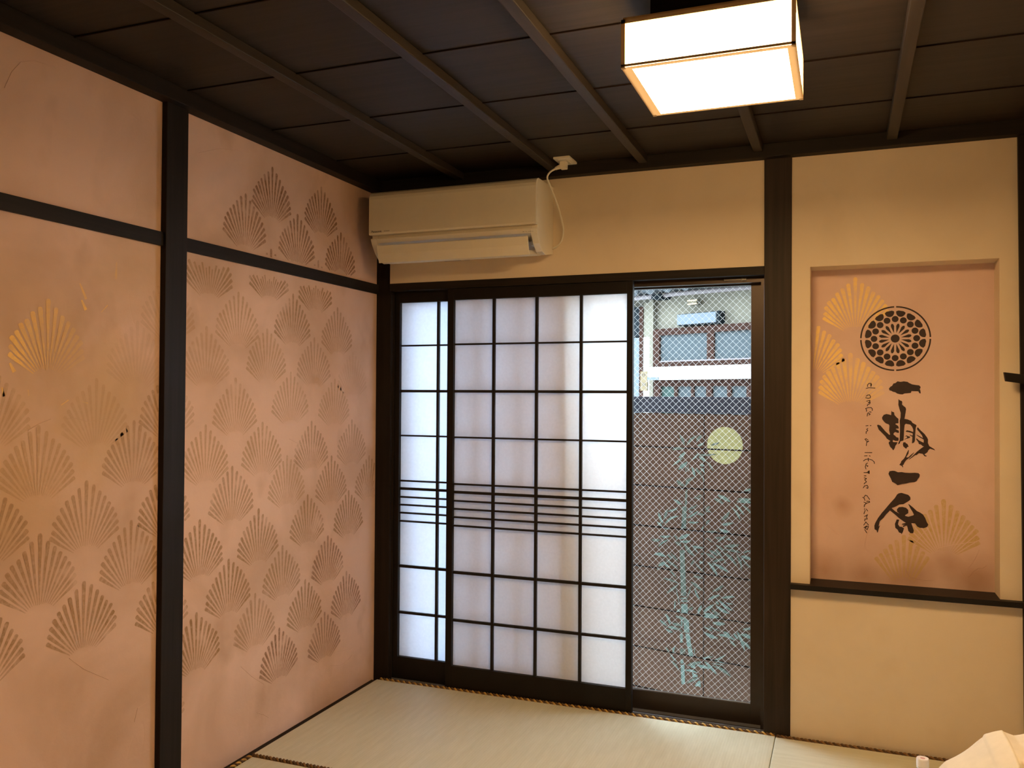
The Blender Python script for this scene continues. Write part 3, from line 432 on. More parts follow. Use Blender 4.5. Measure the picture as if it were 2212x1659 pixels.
# ================================================================ ALUMINIUM GLASS DOORS (right one seen)
def sash(name, y0, x0, x1, s0, s1, mesh=True):
    root = empty(name, ((x0+x1)/2, y0+.014, -.008)); root['kind'] = 'structure'
    zb, zt = .080, 1.846
    MB().box(x0, s0, y0, y0+.028, -.004, 1.855).build('stile', M['bronze'], root, bevel=.001)
    MB().box(s1, x1, y0, y0+.028, -.004, 1.855).build('stile', M['bronze'], root, bevel=.001)
    MB().box(s0, s1, y0, y0+.028, zt, 1.855).build('top_rail', M['bronze'], root, bevel=.001)
    MB().box(s0, s1, y0, y0+.028, -.004, zb).build('bottom_rail', M['bronze'], root, bevel=.001)
    MB().box(s0, s1, y0+.006, y0+.010, zb, zb+.004).build('bead', M['alu'], root)
    g = MB().add([(s0-.004, y0+.014, zb-.004), (s1+.004, y0+.014, zb-.004), (s1+.004, y0+.014, zt+.004), (s0-.004, y0+.014, zt+.004)], [(0, 1, 2, 3)])
    gp = g.build('glass_pane', M['glass'] if mesh else M['glass_dim'], root, recalc=False)
    if mesh:
        wm = MB(); p = .0285; r = .00048; W_, H_ = s1-s0, zt-zb
        def seg(xa, za, xb, zb_):
            d = Vector((xb-xa, 0, zb_-za))
            if d.length < .004: return
            wm.tube([(xa, y0+.0155, za), (xb, y0+.0155, zb_)], r, 4, caps=False)
        k = -int(H_/p)-1
        while k*p < W_:
            c0 = k*p                                  # line x-s0 = c0 + (z-zb)
            t0, t1 = max(0, -c0), min(H_, W_-c0)
            if t1 > t0: seg(s0+c0+t0, zb+t0, s0+c0+t1, zb+t1)
            if t1 > t0: seg(s1-c0-t0, zb+t0, s1-c0-t1, zb+t1)
            k += 1
        wm.build('wire_mesh', M['wire'], gp)
    return root
sash('door_3', .082, .935, 1.815, .990, 1.7705)
sash('door_4', .114, .087, .990, .130, .945, mesh=False)

# ================================================================ NICHE PANEL
npn = empty('painted_panel', (2.346, ND+.006, .622))
tag(npn, 'tall pink plaster panel with round emblem, brush characters and gold fans, recessed above black shelf', 'wall art')
nb_ = MB().box(NX0, NX1, ND, ND+.012, .6215, NZ1)
for l_ in RIDN: nb_.tube([(a, ND-.0004, b) for a, b in l_], .0012, 5, 0)
nb_.build('plaster_ground', M['niche_pink'], npn)
YP = ND-.0006
def nfan(specs, name, lab):
    o = MB()
    def addN(q, col): o.add([(a, YP, b) for a, b in q], [(3, 2, 1, 0)], 0, col)
    for s_ in specs:
        a, b, col, al, kw = s_
        fan(addN, a, b, col, al, umin=NX0+.004, umax=NX1-.003, vmin=.63, **kw)
    ob = o.build(name, M['niche_paint'], npn, recalc=False); ob['label'] = lab
    return ob
G2 = (.88, .62, .20); P2 = (.53, .35, .12)
nfan([(2.1806, 1.8637, G2, 1.0, dict(n=17, wide=1.15, amin=-58, amax=50))], 'gold_fan', 'bright gold leaf fan at top left beside the emblem')
nfan([(2.012, 1.690, G2, 1.0, dict(n=17, wide=1.1))], 'gold_fan', 'half gold fan cut off by the left edge')
nfan([(2.1629, 1.5585, G2, 1.0, dict(n=17, wide=1.25, fade_r=.4))], 'gold_fan', 'gold leaf fan under the half fan')
nfan([(2.5051, .9720, P2, .9, dict(n=17, wide=1.25))], 'gold_fan', 'pale dull gold fan at lower right')
nfan([(2.362, .822, P2, .8, dict(n=17, wide=1.25, amin=-36, amax=30))], 'gold_fan', 'broken pale gold fan at the bottom beside the lower right fan')
# round emblem
eb = MB(); EX, EZ, ER = 2.3300, 1.6117, .1310; YE = ND-.0012
def epoly(pts): 
    n_ = len(pts); eb.add([(EX+a, YE, EZ+b) for a, b in pts], [tuple(range(n_))])
def pol(r_, a): return (r_*math.sin(a), r_*math.cos(a))
for q in range(4):
    a0 = math.radians(90*q+1.6); a1 = math.radians(90*q+88.4); N_ = 26
    for i in range(N_):
        p0 = a0+(a1-a0)*i/N_; p1 = a0+(a1-a0)*(i+1)/N_
        epoly([pol(ER*.955, p0), pol(ER, p0), pol(ER, p1), pol(ER*.955, p1)])
for k in range(16):
    a = math.radians(22.5*k); c_ = pol(ER*.60, a)
    epoly([(c_[0]+ER*.096*math.cos(j*math.pi/10), c_[1]+ER*.096*math.sin(j*math.pi/10)) for j in range(20)])
    a = math.radians(22.5*(k+.5)); e = Vector(pol(1, a)); s_ = Vector((e.y, -e.x))
    cc = e*(ER*.83); epoly([tuple(cc+s_*(ER*.135*math.cos(j*math.pi/12))-e*(ER*.150*math.sin(j*math.pi/12))) for j in range(13)]+[tuple(cc+e*ER*.035+s_*(-ER*.075)), tuple(cc+e*ER*.035+s_*(ER*.075))])
    epoly([tuple(e*(ER*(.17+.30*f_))+s_*(ER*w_)) for f_, w_ in ((0, 0), (.45, .030), (.72, .048), (.9, .034), (1, 0), (.9, -.034), (.72, -.048), (.45, -.030))])
epoly([pol(ER*.125, j*math.pi/12) for j in range(24)])
eb.build('round_emblem', M['ink'], npn, recalc=False)
def flat(polys, name, par, lab=None, off=.0012):
    o = MB()
    for pl in polys:
        pts = [(2.0+a/1000, YP-off, b/1000) for a, b in pl]
        tr_ = tessellate_polygon([[Vector((p[0], p[2], 0)) for p in pts]])
        o.add(pts, [tuple(t_) for t_ in tr_])
    ob = o.build(name, M['ink'], par, recalc=False)
    if lab: ob['label'] = lab
    return ob
flat(KANJI[0:1], 'brush_character', npn, 'single broad brush stroke just under the emblem')
flat(KANJI[1:7], 'brush_character', npn, 'large many-stroked brush character')
flat(KANJI[7:8], 'brush_character', npn, 'broad flat brush stroke under the large character')
flat(KANJI[8:10], 'brush_character', npn, 'lowest brush character with a long left sweep')
for w_i, (a_, b_, lab_) in enumerate(((0, 2, 'a (first word)'), (2, 7, 'once'), (7, 10, 'in'), (10, 11, 'a (fourth word)'), (11, 24, 'lifetime'), (24, 99, 'chance'))):
    hw = MB()
    for s_ in HAND[a_:b_]:
        pts = [Vector((2.0+a/1000, YP-.0012, b/1000)) for a, b in s_]
        for p, q in zip(pts, pts[1:]):
            d = (q-p)
            if d.length < 1e-5: continue
            d.normalize(); nrm = Vector((-d.z, 0, d.x))*.00155; p2 = p-d*.0012; q2 = q+d*.0012
            hw.add([p2-nrm*.8, p2+nrm*.8, q2+nrm, q2-nrm], [(0, 1, 2, 3)])
    hw.build('handwritten_word', M['ink'], npn, recalc=False)['label'] = 'small sideways handwritten word '+lab_

# ================================================================ AIR CONDITIONER
ac = empty('air_conditioner', (.507, 0, 2.013))
tag(ac, 'cream wall air conditioner with its louver open above the sliding doors', 'air conditioner')
def rnd_prof(): 
    return [(0, 2.011), (-.050, 2.002), (-.100, 1.992), (-.145, 2.000), (-.183, 2.030), (-.208, 2.062), (-.220, 2.084), (-.222, 2.0905), (-.206, 2.0915), (-.206, 2.1060), (-.214, 2.1062), (-.214, 2.290), (-.205, 2.303), (-.188, 2.309), (0, 2.313)]
bd = MB()
bd.prism_x(rnd_prof(), .102, .134); bd.prism_x(rnd_prof(), .884, .914)
mid = [(0, 2.011), (-.050, 2.002), (-.100, 1.990), (-.124, 1.994), (-.128, 2.030), (-.150, 2.056), (-.212, 2.070), (-.220, 2.084), (-.222, 2.0905), (-.206, 2.0915), (-.206, 2.1060), (-.214, 2.1062), (-.214, 2.290), (-.205, 2.303), (-.188, 2.309), (0, 2.313)]
bd.prism_x(mid, .134, .884)
b_ = bd.build('body', M['plastic'], ac, bevel=.0015)
fp = MB().prism_x([(-.2155, 2.106), (-.230, 2.106), (-.2325, 2.114), (-.2325, 2.270), (-.2300, 2.284), (-.222, 2.297), (-.208, 2.306), (-.190, 2.3105), (-.190, 2.3095), (-.205, 2.3035), (-.2155, 2.290)], .0985, .9135)
fpo = fp.build('front_panel', M['plastic'], ac, bevel=.002)
lv = MB().prism_x([(-.2275, 2.057), (-.2305, 2.054), (-.222, 2.018), (-.208, 1.979), (-.2040, 1.980), (-.217, 2.018), (-.2245, 2.052)], .139, .876)
lv.build('louver', M['plastic'], ac, bevel=.001)
MB().prism_x([(-.134, 2.014), (-.133, 2.012), (-.170, 2.040), (-.171, 2.043)], .640, .880).build('inner_louver', M['plastic_grey'], ac)
MB().box(.876, .8835, -.185, -.130, 2.022, 2.056).build('outlet_side', M['plastic_grey'], ac)
MB().box(.42, .50, -.100, -.090, 1.9895, 1.995).box(.52, .545, -.100, -.092, 1.9895, 1.995).build('underside_label', M['logo_grey'], ac)
def text(body, size, loc, rot, name, mat_, parent, ext=.0003, xs=1.0):
    cu = bpy.data.curves.new(name, 'FONT'); cu.body = body; cu.size = size; cu.extrude = ext; cu.offset = size*.012
    tmp = bpy.data.objects.new('tmp_text', cu); COL.objects.link(tmp); dg = bpy.context.evaluated_depsgraph_get()
    me = bpy.data.meshes.new_from_object(tmp.evaluated_get(dg)); COL.objects.unlink(tmp); bpy.data.objects.remove(tmp)
    mt = Matrix.Translation(loc) @ rot @ Matrix.Diagonal((xs, 1, 1, 1)); me.transform(mt); me.materials.clear(); me.materials.append(mat_)
    o = bpy.data.objects.new(name, me); COL.objects.link(o); o.parent = parent
    o.matrix_parent_inverse = Matrix.Translation(-Vector(parent.location)) if parent.parent is None else Matrix()
    return o
RX90 = Matrix.Rotation(math.pi/2, 4, 'X')
text('Panasonic', .0135, (.1125, -.2326, 2.1165), RX90, 'maker_lettering', M['logo'], fpo)
text('ECONAVI', .0065, (.178, -.2326, 2.1185), RX90, 'small_lettering', M['logo_grey'], fpo)
ind = MB()
for x0, x1, z_ in ((.848, .856, 2.0740), (.8605, .8635, 2.0740), (.865, .868, 2.0740), (.873, .880, 2.0740), (.8815, .888, 2.0740), (.8895, .897, 2.0740), (.861, .867, 2.0810), (.875, .880, 2.0810)):
    ind.box(x0, x1, -.2165, -.2150, z_-.0012+.004, z_+.0012+.004)
ind.build('indicator_marks', M['logo'], ac)
MB().lathe([(.0016, 0), (.0016, .0008)], (0, 0, 0), 12).build('indicator_light', M['cap'], ac).matrix_basis = Matrix.Translation((.852, -.2185, 2.086)) @ RX90
# cord from the ceiling outlet down to the unit
def smooth_path(P, n=6):
    P = [Vector(p) for p in P]; out = []
    for i in range(len(P)-1):
        p0 = P[max(i-1, 0)]; p1 = P[i]; p2 = P[i+1]; p3 = P[min(i+2, len(P)-1)]
        for k in range(n):
            t_ = k/n; out.append(.5*((2*p1)+(p2-p0)*t_+(2*p0-5*p1+4*p2-p3)*t_*t_+(3*p1-p0-3*p2+p3)*t_**3))
    return out+[P[-1]]
cord = MB().tube(smooth_path([(.972, -.122, 2.366), (.943, -.135, 2.346), (.929, -.13, 2.324), (.937, -.115, 2.295), (.949, -.08, 2.244), (.960, -.055, 2.194), (.971, -.04, 2.140), (.974, -.035, 2.104), (.964, -.03, 2.064), (.939, -.02, 2.042), (.9125, -.012, 2.034)]), .0040, 8)
co = cord.build('power_cord', M['plastic'], ac, smooth=True)
pg = MB().box(.985, 1.013, -.130, -.098, 2.360, 2.392).tube([(.990, -.118, 2.372), (.972, -.122, 2.366), (.962, -.126, 2.362)], [.011, .008, .0055], 10)
pg.build('plug', M['plastic'], co, bevel=.003)
ot = empty('ceiling_outlet', (1.003, -.103, 2.40)); tag(ot, 'small rectangular cream power outlet on the dark ceiling above the cord', 'outlet')
MB().box(.966, 1.040, -.163, -.043, 2.394, 2.4035).build('cover_plate', M['plastic'], ot, bevel=.002)
MB().box(.983, 1.023, -.145, -.066, 2.3915, 2.395).build('socket_insert', M['plastic'], ot, bevel=.001)

# ================================================================ CEILING LAMP
LX0, LX1, LY0, LY1, LZ0, LZ1 = 1.6218, 2.0327, -1.600, -1.2100, 2.180, 2.300
cl = empty('ceiling_lamp', ((LX0+LX1)/2, (LY0+LY1)/2, 2.40))
tag(cl, 'lit square box ceiling lamp with pale wooden frame and white panels', 'lamp')
fr_ = MB(); e = .010; b2 = .012; b3 = .025
for x in (LX0, LX1-e):
    for y in (LY0, LY1-e): fr_.box(x, x+e, y, y+e, LZ0, LZ1)
for z0_, z1_, d_ in ((LZ0+.003, LZ0+.009, .003), (LZ1-.010, LZ1, .012)):
    fr_.box(LX0, LX1, LY0, LY0+d_, z0_, z1_); fr_.box(LX0, LX1, LY1-d_, LY1, z0_, z1_)
    fr_.box(LX0, LX0+d_, LY0+d_, LY1-d_, z0_, z1_); fr_.box(LX1-d_, LX1, LY0+d_, LY1-d_, z0_, z1_)
fr_.build('frame', M['veneer'], cl)
rg = MB(); rz = LZ0+.0015          # thin ring round the bottom panel, one veneer sheet
o4 = [(LX0, LY0), (LX1, LY0), (LX1, LY1), (LX0, LY1)]; i4 = [(LX0+b3, LY0+b3*.75), (LX1-b3*.8, LY0+b3*.75), (LX1-b3*.8, LY1-b3*.6), (LX0+b3, LY1-b3*.6)]
rg.add([(x, y, rz) for x, y in o4]+[(x, y, rz) for x, y in i4], [(k, 4+k, 4+(k+1) % 4, (k+1) % 4) for k in range(4)])
rg.build('bottom_ring', M['veneer'], cl, recalc=False)
def shade(x0, x1, y0, y1, z0_, z1_, k='shade'): MB().box(x0, x1, y0, y1, z0_, z1_).build('shade_panel', M[k], cl)
shade(LX0+.004, LX1-.004, LY0+.004, LY1-.004, LZ0+.0035, LZ0+.0055, 'shade_bottom')
mxx = (LX0+LX1)/2+.002
shade(LX0+e, mxx-.001, LY0+.0035, LY0+.0055, LZ0+.010, LZ1-.010); shade(mxx+.001, LX1-e, LY0+.0035, LY0+.0055, LZ0+.010, LZ1-.010)
shade(LX0+e, LX1-e, LY1-.0055, LY1-.0035, LZ0+.010, LZ1-.010)
shade(LX0+.0035, LX0+.0055, LY0+e, LY1-e, LZ0+.010, LZ1-.010); shade(LX1-.0055, LX1-.0035, LY0+e, LY1-e, LZ0+.010, LZ1-.010)
MB().box(LX0+.004, LX1-.004, LY0+.004, LY1-.004, LZ1-.002, LZ1+.006).build('top_board', M['lampwood'], cl)
MB().box(LX0+.06, LX1-.06, LY0+.06, LY1-.06, LZ1+.006, CZ+.004).build('mounting_box', M['woodx'], cl)

# ================================================================ TATAMI
def rope(mb, p0, p1, r, pitch, mi=(0, 1)):
    p0, p1 = Vector(p0), Vector(p1); d = (p1-p0); L_ = d.length; d.normalize(); s_ = Vector((-d.y, d.x, 0)); u_ = Vector((0, 0, 1))
    N_ = int(L_/pitch*8)
    for k, m_ in enumerate(mi):
        ph = 2*math.pi*k/len(mi); pts = []
        for i in range(N_+1):
            a = ph+2*math.pi*i/8; pts.append(p0+d*(L_*i/N_)+(s_*math.cos(a)+u_*math.sin(a))*r*.55)
        mb.tube(pts, r*.58, 6, m_)
def mat_(x0, x1, y0, y1, m_, ropes, label, seed=0):
    root = empty('tatami_mat', ((x0+x1)/2, (y0+y1)/2, -.055)); tag(root, label, 'tatami mat', 'tatami mats of the floor')
    MB().box(x0, x1, y0, y1, -.055, 0).build('woven_cover', m_, root, bevel=.003)
    for (a, b, r, cols) in ropes:
        rb = MB(); rope(rb, a, b, r, .030); rb.build('border_cord', cols, root, smooth=True)
gb = [M['cord_gold'], M['cord_brown']]; bb = [M['cord_brown'], simple('ochre_thread', (.20, .10, .03), .6, var=.25)]
mat_(.0355, 1.8785, -.950, -.016, M['tatami_x'], [((.05, -.010, .0005), (1.876, -.010, .0005), .0078, gb)], 'long green-beige tatami mat in front of the sliding doors')
mat_(1.8805, RX-.004, -1.88, -.026, M['tatami_y'], [((1.884, -.020, .0005), (RX-.02, -.020, .0005), .0078, bb)], 'tatami mat under the painted niche, right of the doors')
mat_(.050, 1.8785, -1.90, -.968, M['tatami_x'], [((.044, -.960, .001), (1.876, -.960, .001), .0085, bb), ((.043, -1.89, .001), (.043, -.970, .001), .0075, gb)], 'tatami mat nearest the camera at the bottom left, brown cord border')
struct('floor', MB().box(.0355, RX-.004, RY, -1.91, -.055, 0), M['tatami_x'])       # rest of the matting, outside the view

# ================================================================ LOOSE THINGS
bo = empty('plastic_bottle', (2.376, -.560, 0)); tag(bo, 'clear plastic drink bottle with a white screw cap standing on the floor', 'bottle')
c0 = (2.376, -.560, 0)
MB().lathe([(.026, 0), (.031, .004), (.032, .02), (.030, .03), (.032, .04), (.032, .11), (.030, .125), (.026, .142), (.020, .158), (.0175, .168), (.0170, .185)], c0, 36).build('bottle_body', M['pet'], bo, smooth=True)
MB().lathe([(.0165, .170), (.0185, .1705), (.0185, .1745), (.0172, .175)], c0, 32).build('neck_ring', M['cap'], bo, smooth=True)
cp_ = MB().lathe([(.0188, .1765), (.0190, .177), (.0190, .1990), (.0178, .2020), (.0145, .2022), (.0145, .2010), (.0001, .2010)], c0, 40)
cp_.build('cap', M['cap'], bo)
MB().lathe([(.0075, .2011), (.0075, .2014), (.0001, .2014)], c0, 24).build('cap_print', M['capring'], bo)

cb = MB()       # cream cloth heaped over a low form, its hem on the mats
nx, ny = 188, 60; X0c, X1c = 2.330, 2.80; Y0c, Y1c = -1.35, -.98
random.seed(11)
def top(u):      # ridge height along x (u = 0..1)
    pts = [(0, .0), (.03, .20), (.065, .315), (.104, .360), (.138, .382), (.249, .428), (.343, .466), (.423, .484), (.481, .481), (.53, .488), (.72, .494), (.85, .50), (.97, .46), (1.0, .0)]
    for (a, b), (c_, d) in zip(pts, pts[1:]):
        if u <= c_: t_ = (u-a)/(c_-a); return b+(d-b)*t_
    return 0
vs = []; fs = []
def fold(u, v): 
    f_ = .010*math.sin(u*31+v*2.0)+.006*math.sin(u*67+v*5)
    return f_
def cloth_pt(i, j):
    u = i/nx; v = j/ny; h = top(u)
    # v: 0 front hem, .35 front crest, .65 back crest, 1 back hem
    if v < .38: s_ = v/.38; z = h*(math.sin(s_*math.pi/2)**.75); y = Y0c+.07*s_+fold(u, v)*(1-s_*.4)
    elif v < .62: s_ = (v-.38)/.24; z = h*(1+.010*math.sin(s_*math.pi)); y = Y0c+.07+(Y1c-Y0c-.14)*s_
    else: s_ = (v-.62)/.38; z = h*(math.cos(s_*math.pi/2)**.75); y = Y1c-.07+.07*s_-fold(u, v)*s_
    x = X0c+(X1c-X0c)*u
    # overlapping box pleat
    if z > .02:
        if .335 < u < .425: y -= .016*min(1, (u-.335)/.02)*(1 if v < .5 else .3); z += .004
        elif .425 <= u < .455: y += .012*(1 if v < .5 else 0)
        if .56 < u < .66: y -= .010*math.sin((u-.56)/.10*math.pi)
    if z > .01: z += .004*math.sin(u*23+v*9)
    return (x, y, max(z, .0015))
cb.add([cloth_pt(i, j) for i in range(nx+1) for j in range(ny+1)], [(i*(ny+1)+j, (i+1)*(ny+1)+j, (i+1)*(ny+1)+j+1, i*(ny+1)+j+1) for i in range(nx) for j in range(ny)])
clo = cb.build('cloth', M['cloth'], smooth=True); sd = clo.modifiers.new('thick', 'SOLIDIFY'); sd.thickness = .0025; sd.offset = 1
tag(clo, 'cream cloth with a turned-over pleat heaped on the mats at the bottom right corner', 'cloth')
# black bar end in front of the right corner post
d_ = MB(); P0 = Vector((2.688, -.072, 1.4515)); P1 = Vector((2.800, -.056, 1.4360)); ax = (P1-P0).normalized(); uu = Vector((0, 0, 1)); uu = (uu-ax*uu.dot(ax)).normalized(); vv = ax.cross(uu)
d_.add([P0+uu*.0165-ax*.006-vv*.008, P0+uu*.0165-ax*.006+vv*.008, P0-uu*.0155+ax*.004+vv*.008, P0-uu*.0155+ax*.004-vv*.008, P1+uu*.017-vv*.008, P1+uu*.017+vv*.008, P1-uu*.017+vv*.008, P1-uu*.017-vv*.008],
       [(0,1,2,3),(7,6,5,4),(0,4,5,1),(1,5,6,2),(2,6,7,3),(3,7,4,0)])
d_.box(2.785, 2.803, -.064, -.018, 1.425, 1.447)
tag(d_.build('wall_bracket', M['lacq'], bevel=.0015), 'short black bar jutting left from the dark corner post beside the niche', 'bracket')

# ================================================================ OUTSIDE
struct('ground', MB().box(-6, 7, .16, 9, -.35, -.20), M['conc'])
# outer skin of this house: wall above and beside the opening, and the eave
ow = MB().box(-6, .0, .15, .20, -.20, 4.2).box(1.90, 7, .15, .20, -.20, 4.2).box(0, 1.90, .15, .20, 1.90, 4.2)
struct('wall_outer', ow, M['render'])
struct('trim_21', MB().box(-1.5, 4.0, .20, .36, 2.05, 2.08), M['tile'])
A0 = Vector((1.1714, .5338, 0)); bu = Vector((.972, -.2346, 0)); bn = Vector((-.2346, -.972, 0))   # bn faces the house
def B(s, z, off=0): return A0+bu*s+bn*off+Vector((0, 0, z))
bwl = empty('garden_wall', tuple(B(.2, -.20, -.06))); tag(bwl, 'brown block wall close outside the glass door, painted with bamboo and a yellow moon', 'garden wall')
def bbox(mb, s0, s1, z0, z1, o0, o1, mi=0):
    vs = [B(s0, z0, o0), B(s1, z0, o0), B(s1, z0, o1), B(s0, z0, o1), B(s0, z1, o0), B(s1, z1, o0), B(s1, z1, o1), B(s0, z1, o1)]
    mb.add(vs, [(0,1,2,3),(7,6,5,4),(0,4,5,1),(1,5,6,2),(2,6,7,3),(3,7,4,0)], mi)
bl = MB(); zc = [-.20, -.057, .139, .338, .536, .736, .934, 1.126, 1.294]; sj = [.360+.4*k for k in range(-5, 3)]
bbox(bl, -.25, .80, -.20, 1.290, -.12, -.008, 1)
for i in range(len(zc)-1):
    for j in range(len(sj)-1):
        a = max(sj[j], -.25)+.0032; b = min(sj[j+1], .80)-.0032
        if b > a: bbox(bl, a, b, zc[i]+.0038, zc[i+1]-.0038, -.05, 0)
bl.build('blocks', [M['blocks'], M['joint']], bwl)
cpn = MB(); bbox(cpn, -.28, .82, 1.294, 1.372, -.14, .012); cpn.build('coping', M['coping'], bwl, bevel=.002)
mo = MB(); N_ = 48
zj = 1.126
for lo_, hi_ in ((zj+.0036, 9), (-9, zj-.0036)):      # the joint groove cuts the disc in two
    P_ = [(.462+.0865*math.cos(2*math.pi*k/96), 1.146+.0865*math.sin(2*math.pi*k/96)) for k in range(96)]
    zc_ = lo_ if lo_ > 0 else hi_; hx_ = math.sqrt(.0865**2-(zc_-1.146)**2)
    Q_ = [p for p in P_ if lo_ < p[1] < hi_]; cz_ = 1.18 if lo_ > 0 else 1.10
    Q_ += [(.462-hx_, zc_), (.462+hx_, zc_)]; Q_.sort(key=lambda p: math.atan2(p[1]-cz_, p[0]-.462))
    mo.add([B(a, b, .0010) for a, b in Q_], [tuple(range(len(Q_)))])

mo.build('painted_moon', M['moonpaint'], bwl, recalc=True)
lf = MB(); rl = random.Random(5)
for idx, (s0, z0, s1, z1, w_) in enumerate(LEAVES):
    p = Vector((s0/1000, z0/1000)); q = Vector((s1/1000, z1/1000)); d = q-p; L_ = d.length
    if L_ < 1e-4: continue
    d /= L_; n_ = Vector((-d.y, d.x)); bend = rl.uniform(-.07, .09)*L_; hw_ = w_/1000*.5
    K = 8; left = []; right = []
    for k in range(K+1):
        t_ = k/K; c_ = p+d*(L_*t_)+n_*(bend*math.sin(math.pi*t_)); ww = hw_*(math.sin(math.pi*min(1, t_*.93+.04))**.8)
        left.append(c_+n_*ww); right.append(c_-n_*ww)
    off = .0018+.00002*idx; mi = 0 if rl.random() < .62 else 1
    pts = [B(v_.x, v_.y, off) for v_ in left]+[B(v_.x, v_.y, off) for v_ in right]
    lf.add(pts, [(k, k+1, K+1+k+1, K+1+k) for k in range(K)], mi)
lf.build('painted_leaves', [M['leafpaint'], M['leafpaint_b']], bwl)
st = MB()
for i, pl in enumerate(STEMS):
    pts = [B(a/1000, b/1000, .0014) for a, b in pl]; st.add(pts, [tuple(range(len(pts)))], 0 if i not in (0, 1, 3, 11) else 1)
st.build('painted_stems', [M['leafpaint'], M['leafpaint_b']], bwl)

# neighbouring house
NA = Vector((.956, 3.931, 0)); nu = Vector((.869, -.494, 0)); nv = Vector((-.494, -.869, 0))     # nv faces us
def Nn(s, z, o=0): return NA+nu*s+nv*o+Vector((0, 0, z))
def nbox(mb, s0, s1, z0, z1, o0, o1, mi=0):
    vs = [Nn(s0, z0, o0), Nn(s1, z0, o0), Nn(s1, z0, o1), Nn(s0, z0, o1), Nn(s0, z1, o0), Nn(s1, z1, o0), Nn(s1, z1, o1), Nn(s0, z1, o1)]
    mb.add(vs, [(0,1,2,3),(7,6,5,4),(0,4,5,1),(1,5,6,2),(2,6,7,3),(3,7,4,0)], mi)
ho = empty('neighbour_house', tuple(Nn(0, -.2, -.5))); tag(ho, 'grey rendered house across the alley with brown wooden transom windows', 'house')
q = MB(); nbox(q, -.60, 2.6, -.20, 2.62, -1.2, -.05); nbox(q, -3.2, -.60, -.2, 2.62, -1.4, -.25); q.build('wall', M['render'], ho)
q = MB(); nbox(q, -.575, -.530, -.2, 2.27, -.06, .0); q.build('corner_post', M['render'], ho)
q = MB(); nbox(q, -.653, -.577, -.2, 1.93, -.24, -.001); q.build('white_post', M['white'], ho)
q = MB(); nbox(q, -.653, -.577, 1.93, 2.25, -.24, -.004); q.build('upper_post', M['render'], ho)
q = MB(); nbox(q, -.700, -.652, -.2, 2.215, -.24, .004); q.build('dark_post', M['frame_brown'], ho)
q = MB(); nbox(q, -1.2, -.700, 1.94, 2.22, -.24, -.006); q.build('dark_opening', M['slate'], ho)
q = MB(); nbox(q, -1.4, -.702, -.2, 1.93, -.24, -.004); q.build('pale_panel', M['signbox'], ho)
wf = MB(); FB = (-.05, .01)
nbox(wf, -.523, 1.3, 1.935, 1.995, *FB); nbox(wf, -.523, 1.3, 1.645, 1.690, *FB); nbox(wf, -.523, -.446, 1.690, 1.935, *FB); nbox(wf, .092, .165, 1.690, 1.935, *FB); nbox(wf, .78, .85, 1.69, 1.935, *FB)
w1 = wf.build('transom_window', M['frame_brown'], ho)
q = MB(); nbox(q, -.446, .092, 1.690, 1.935, -.04, -.01); q.build('pane', M['pane_blue'], w1)
q = MB(); nbox(q, .165, .78, 1.690, 1.935, -.04, -.01); q.build('pane', M['pane_blue'], w1)
q = MB(); nbox(q, -.43, 1.2, 1.690, 1.702, -.01, .012); q.build('ledge', M['pvc'], w1)
q = MB(); nbox(q, -.535, 1.3, 1.527, 1.645, -.05, .07); q.build('white_beam', M['white'], ho)
q = MB(); nbox(q, -.535, -.40, 1.527, 1.553, .0701, .075); q.build('blue_tape', M['signbox'], ho)
wf = MB(); nbox(wf, -.512, 1.3, 1.468, 1.524, *FB)
for s_, w_ in ((-.512, .078), (-.272, .035), (-.080, .028), (.085, .062), (.305, .04), (.50, .05), (.70, .04)): nbox(wf, s_, s_+w_, 1.0, 1.468, *FB)
nbox(wf, -.512, 1.3, .95, 1.0, *FB)
w2 = wf.build('lower_window', M['frame_brown'], ho)
for a, b, mt_ in ((-.434, -.272, 'pane_green'), (-.237, -.080, 'pane_blue'), (-.052, .085, 'pane_blue'), (.147, .305, 'pane_blue'), (.345, .50, 'pane_blue'), (.55, .70, 'pane_blue'), (.74, 1.3, 'pane_blue')):
    q = MB(); nbox(q, a, b, 1.0, 1.468, -.04, -.01); q.build('pane', M[mt_], w2)
rf = MB(); nbox(rf, -3.4, 2.8, 2.62, 2.70, -1.6, .05)
rf.build('roof', M['tile'], ho)
gt = MB().tube([Nn(-1.6, 2.300, .045), Nn(-.145, 2.296, .045), Nn(1.6, 2.262, .045)], .022, 12); gt.build('rain_gutter', M['pvc'], ho, smooth=True)
lr = MB(); nbox(lr, -2.5, 2.0, 2.325, 2.36, -.10, .16)
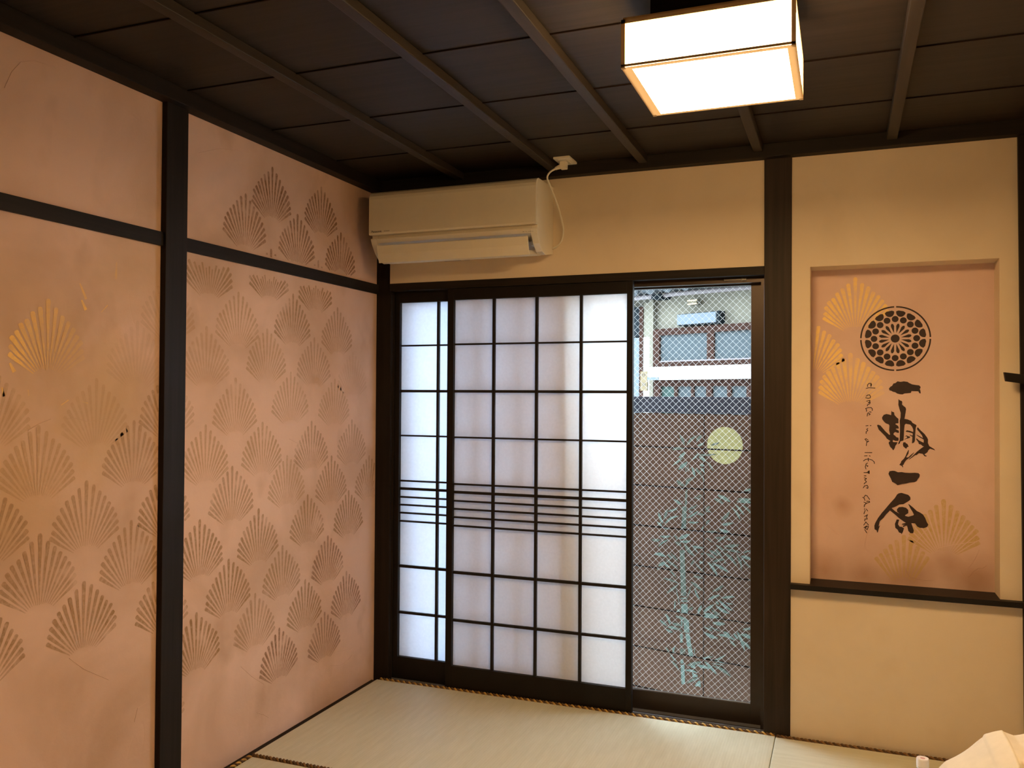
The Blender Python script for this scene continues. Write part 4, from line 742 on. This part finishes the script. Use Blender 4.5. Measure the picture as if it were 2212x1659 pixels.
for k in range(22): lr.tube([Nn(-2.4+.2*k, 2.35, .20), Nn(-2.4+.2*k, 2.47, -.25)], .06, 10)
lr.build('lower_roof', M['tile'], ho)
q = MB(); nbox(q, -.475, -.36, 2.262, 2.305, -.04, .09); q.build('gutter_bracket', M['slate'], ho)
sg = empty('sign_box', tuple(Nn(.01, 2.0, 0))); tag(sg, 'slanting-edged pale blue sign box with dark frame on the house wall above the windows', 'sign')
q = MB(); nbox(q, -.205, .240, 2.006, 2.112, -.049, .03); q.build('housing', M['slate'], sg)
q = MB(); nbox(q, -.210, .212, 2.016, 2.106, .03, .045); q.build('sign_face', M['signbox'], sg)
lt = empty('wall_light', tuple(Nn(-.06, 2.18, 0))); tag(lt, 'small wall light with two warm glowing strips above the sign box', 'light')
q = MB(); nbox(q, -.11, -.02, 2.188, 2.230, -.05, .012); q.build('back_plate', M['render'], lt)
for z_ in (2.195, 2.226):
    MB().tube([Nn(-.112, z_, .020), Nn(-.013, z_, .020)], .0045, 8).build('light_strip', M['tube'], lt)
npz = empty('name_plate', tuple(Nn(-.63, 1.43, 0))); tag(npz, 'pale wooden name plate with two dark characters on the white post', 'name plate')
q = MB(); nbox(q, -.676, -.592, 1.430, 1.610, .0045, .012); q.build('board', M['plate'], npz)
CH = ((-.655,1.578,-.640,1.583),(-.650,1.592,-.646,1.560),(-.632,1.585,-.617,1.566),(-.622,1.590,-.616,1.558),(-.655,1.562,-.636,1.556),(-.654,1.497,-.632,1.500),(-.654,1.480,-.634,1.481),(-.645,1.505,-.645,1.470),(-.625,1.500,-.612,1.478),(-.626,1.478,-.612,1.498))
for lo_, hi_, lab_ in ((0, 5, 'upper character'), (5, 10, 'lower character')):
  ch = MB()
  for (a, b, c_, d) in CH[lo_:hi_]:
    p = Vector((a, b)); q2 = Vector((c_, d)); dd = (q2-p).normalized(); n_ = Vector((-dd.y, dd.x))*.0022
    ch.add([Nn(v_.x, v_.y, .0128) for v_ in (p-n_, q2-n_, q2+n_, p+n_)], [(0, 1, 2, 3)])
  ch.build('character', M['logo'], npz)['label'] = lab_
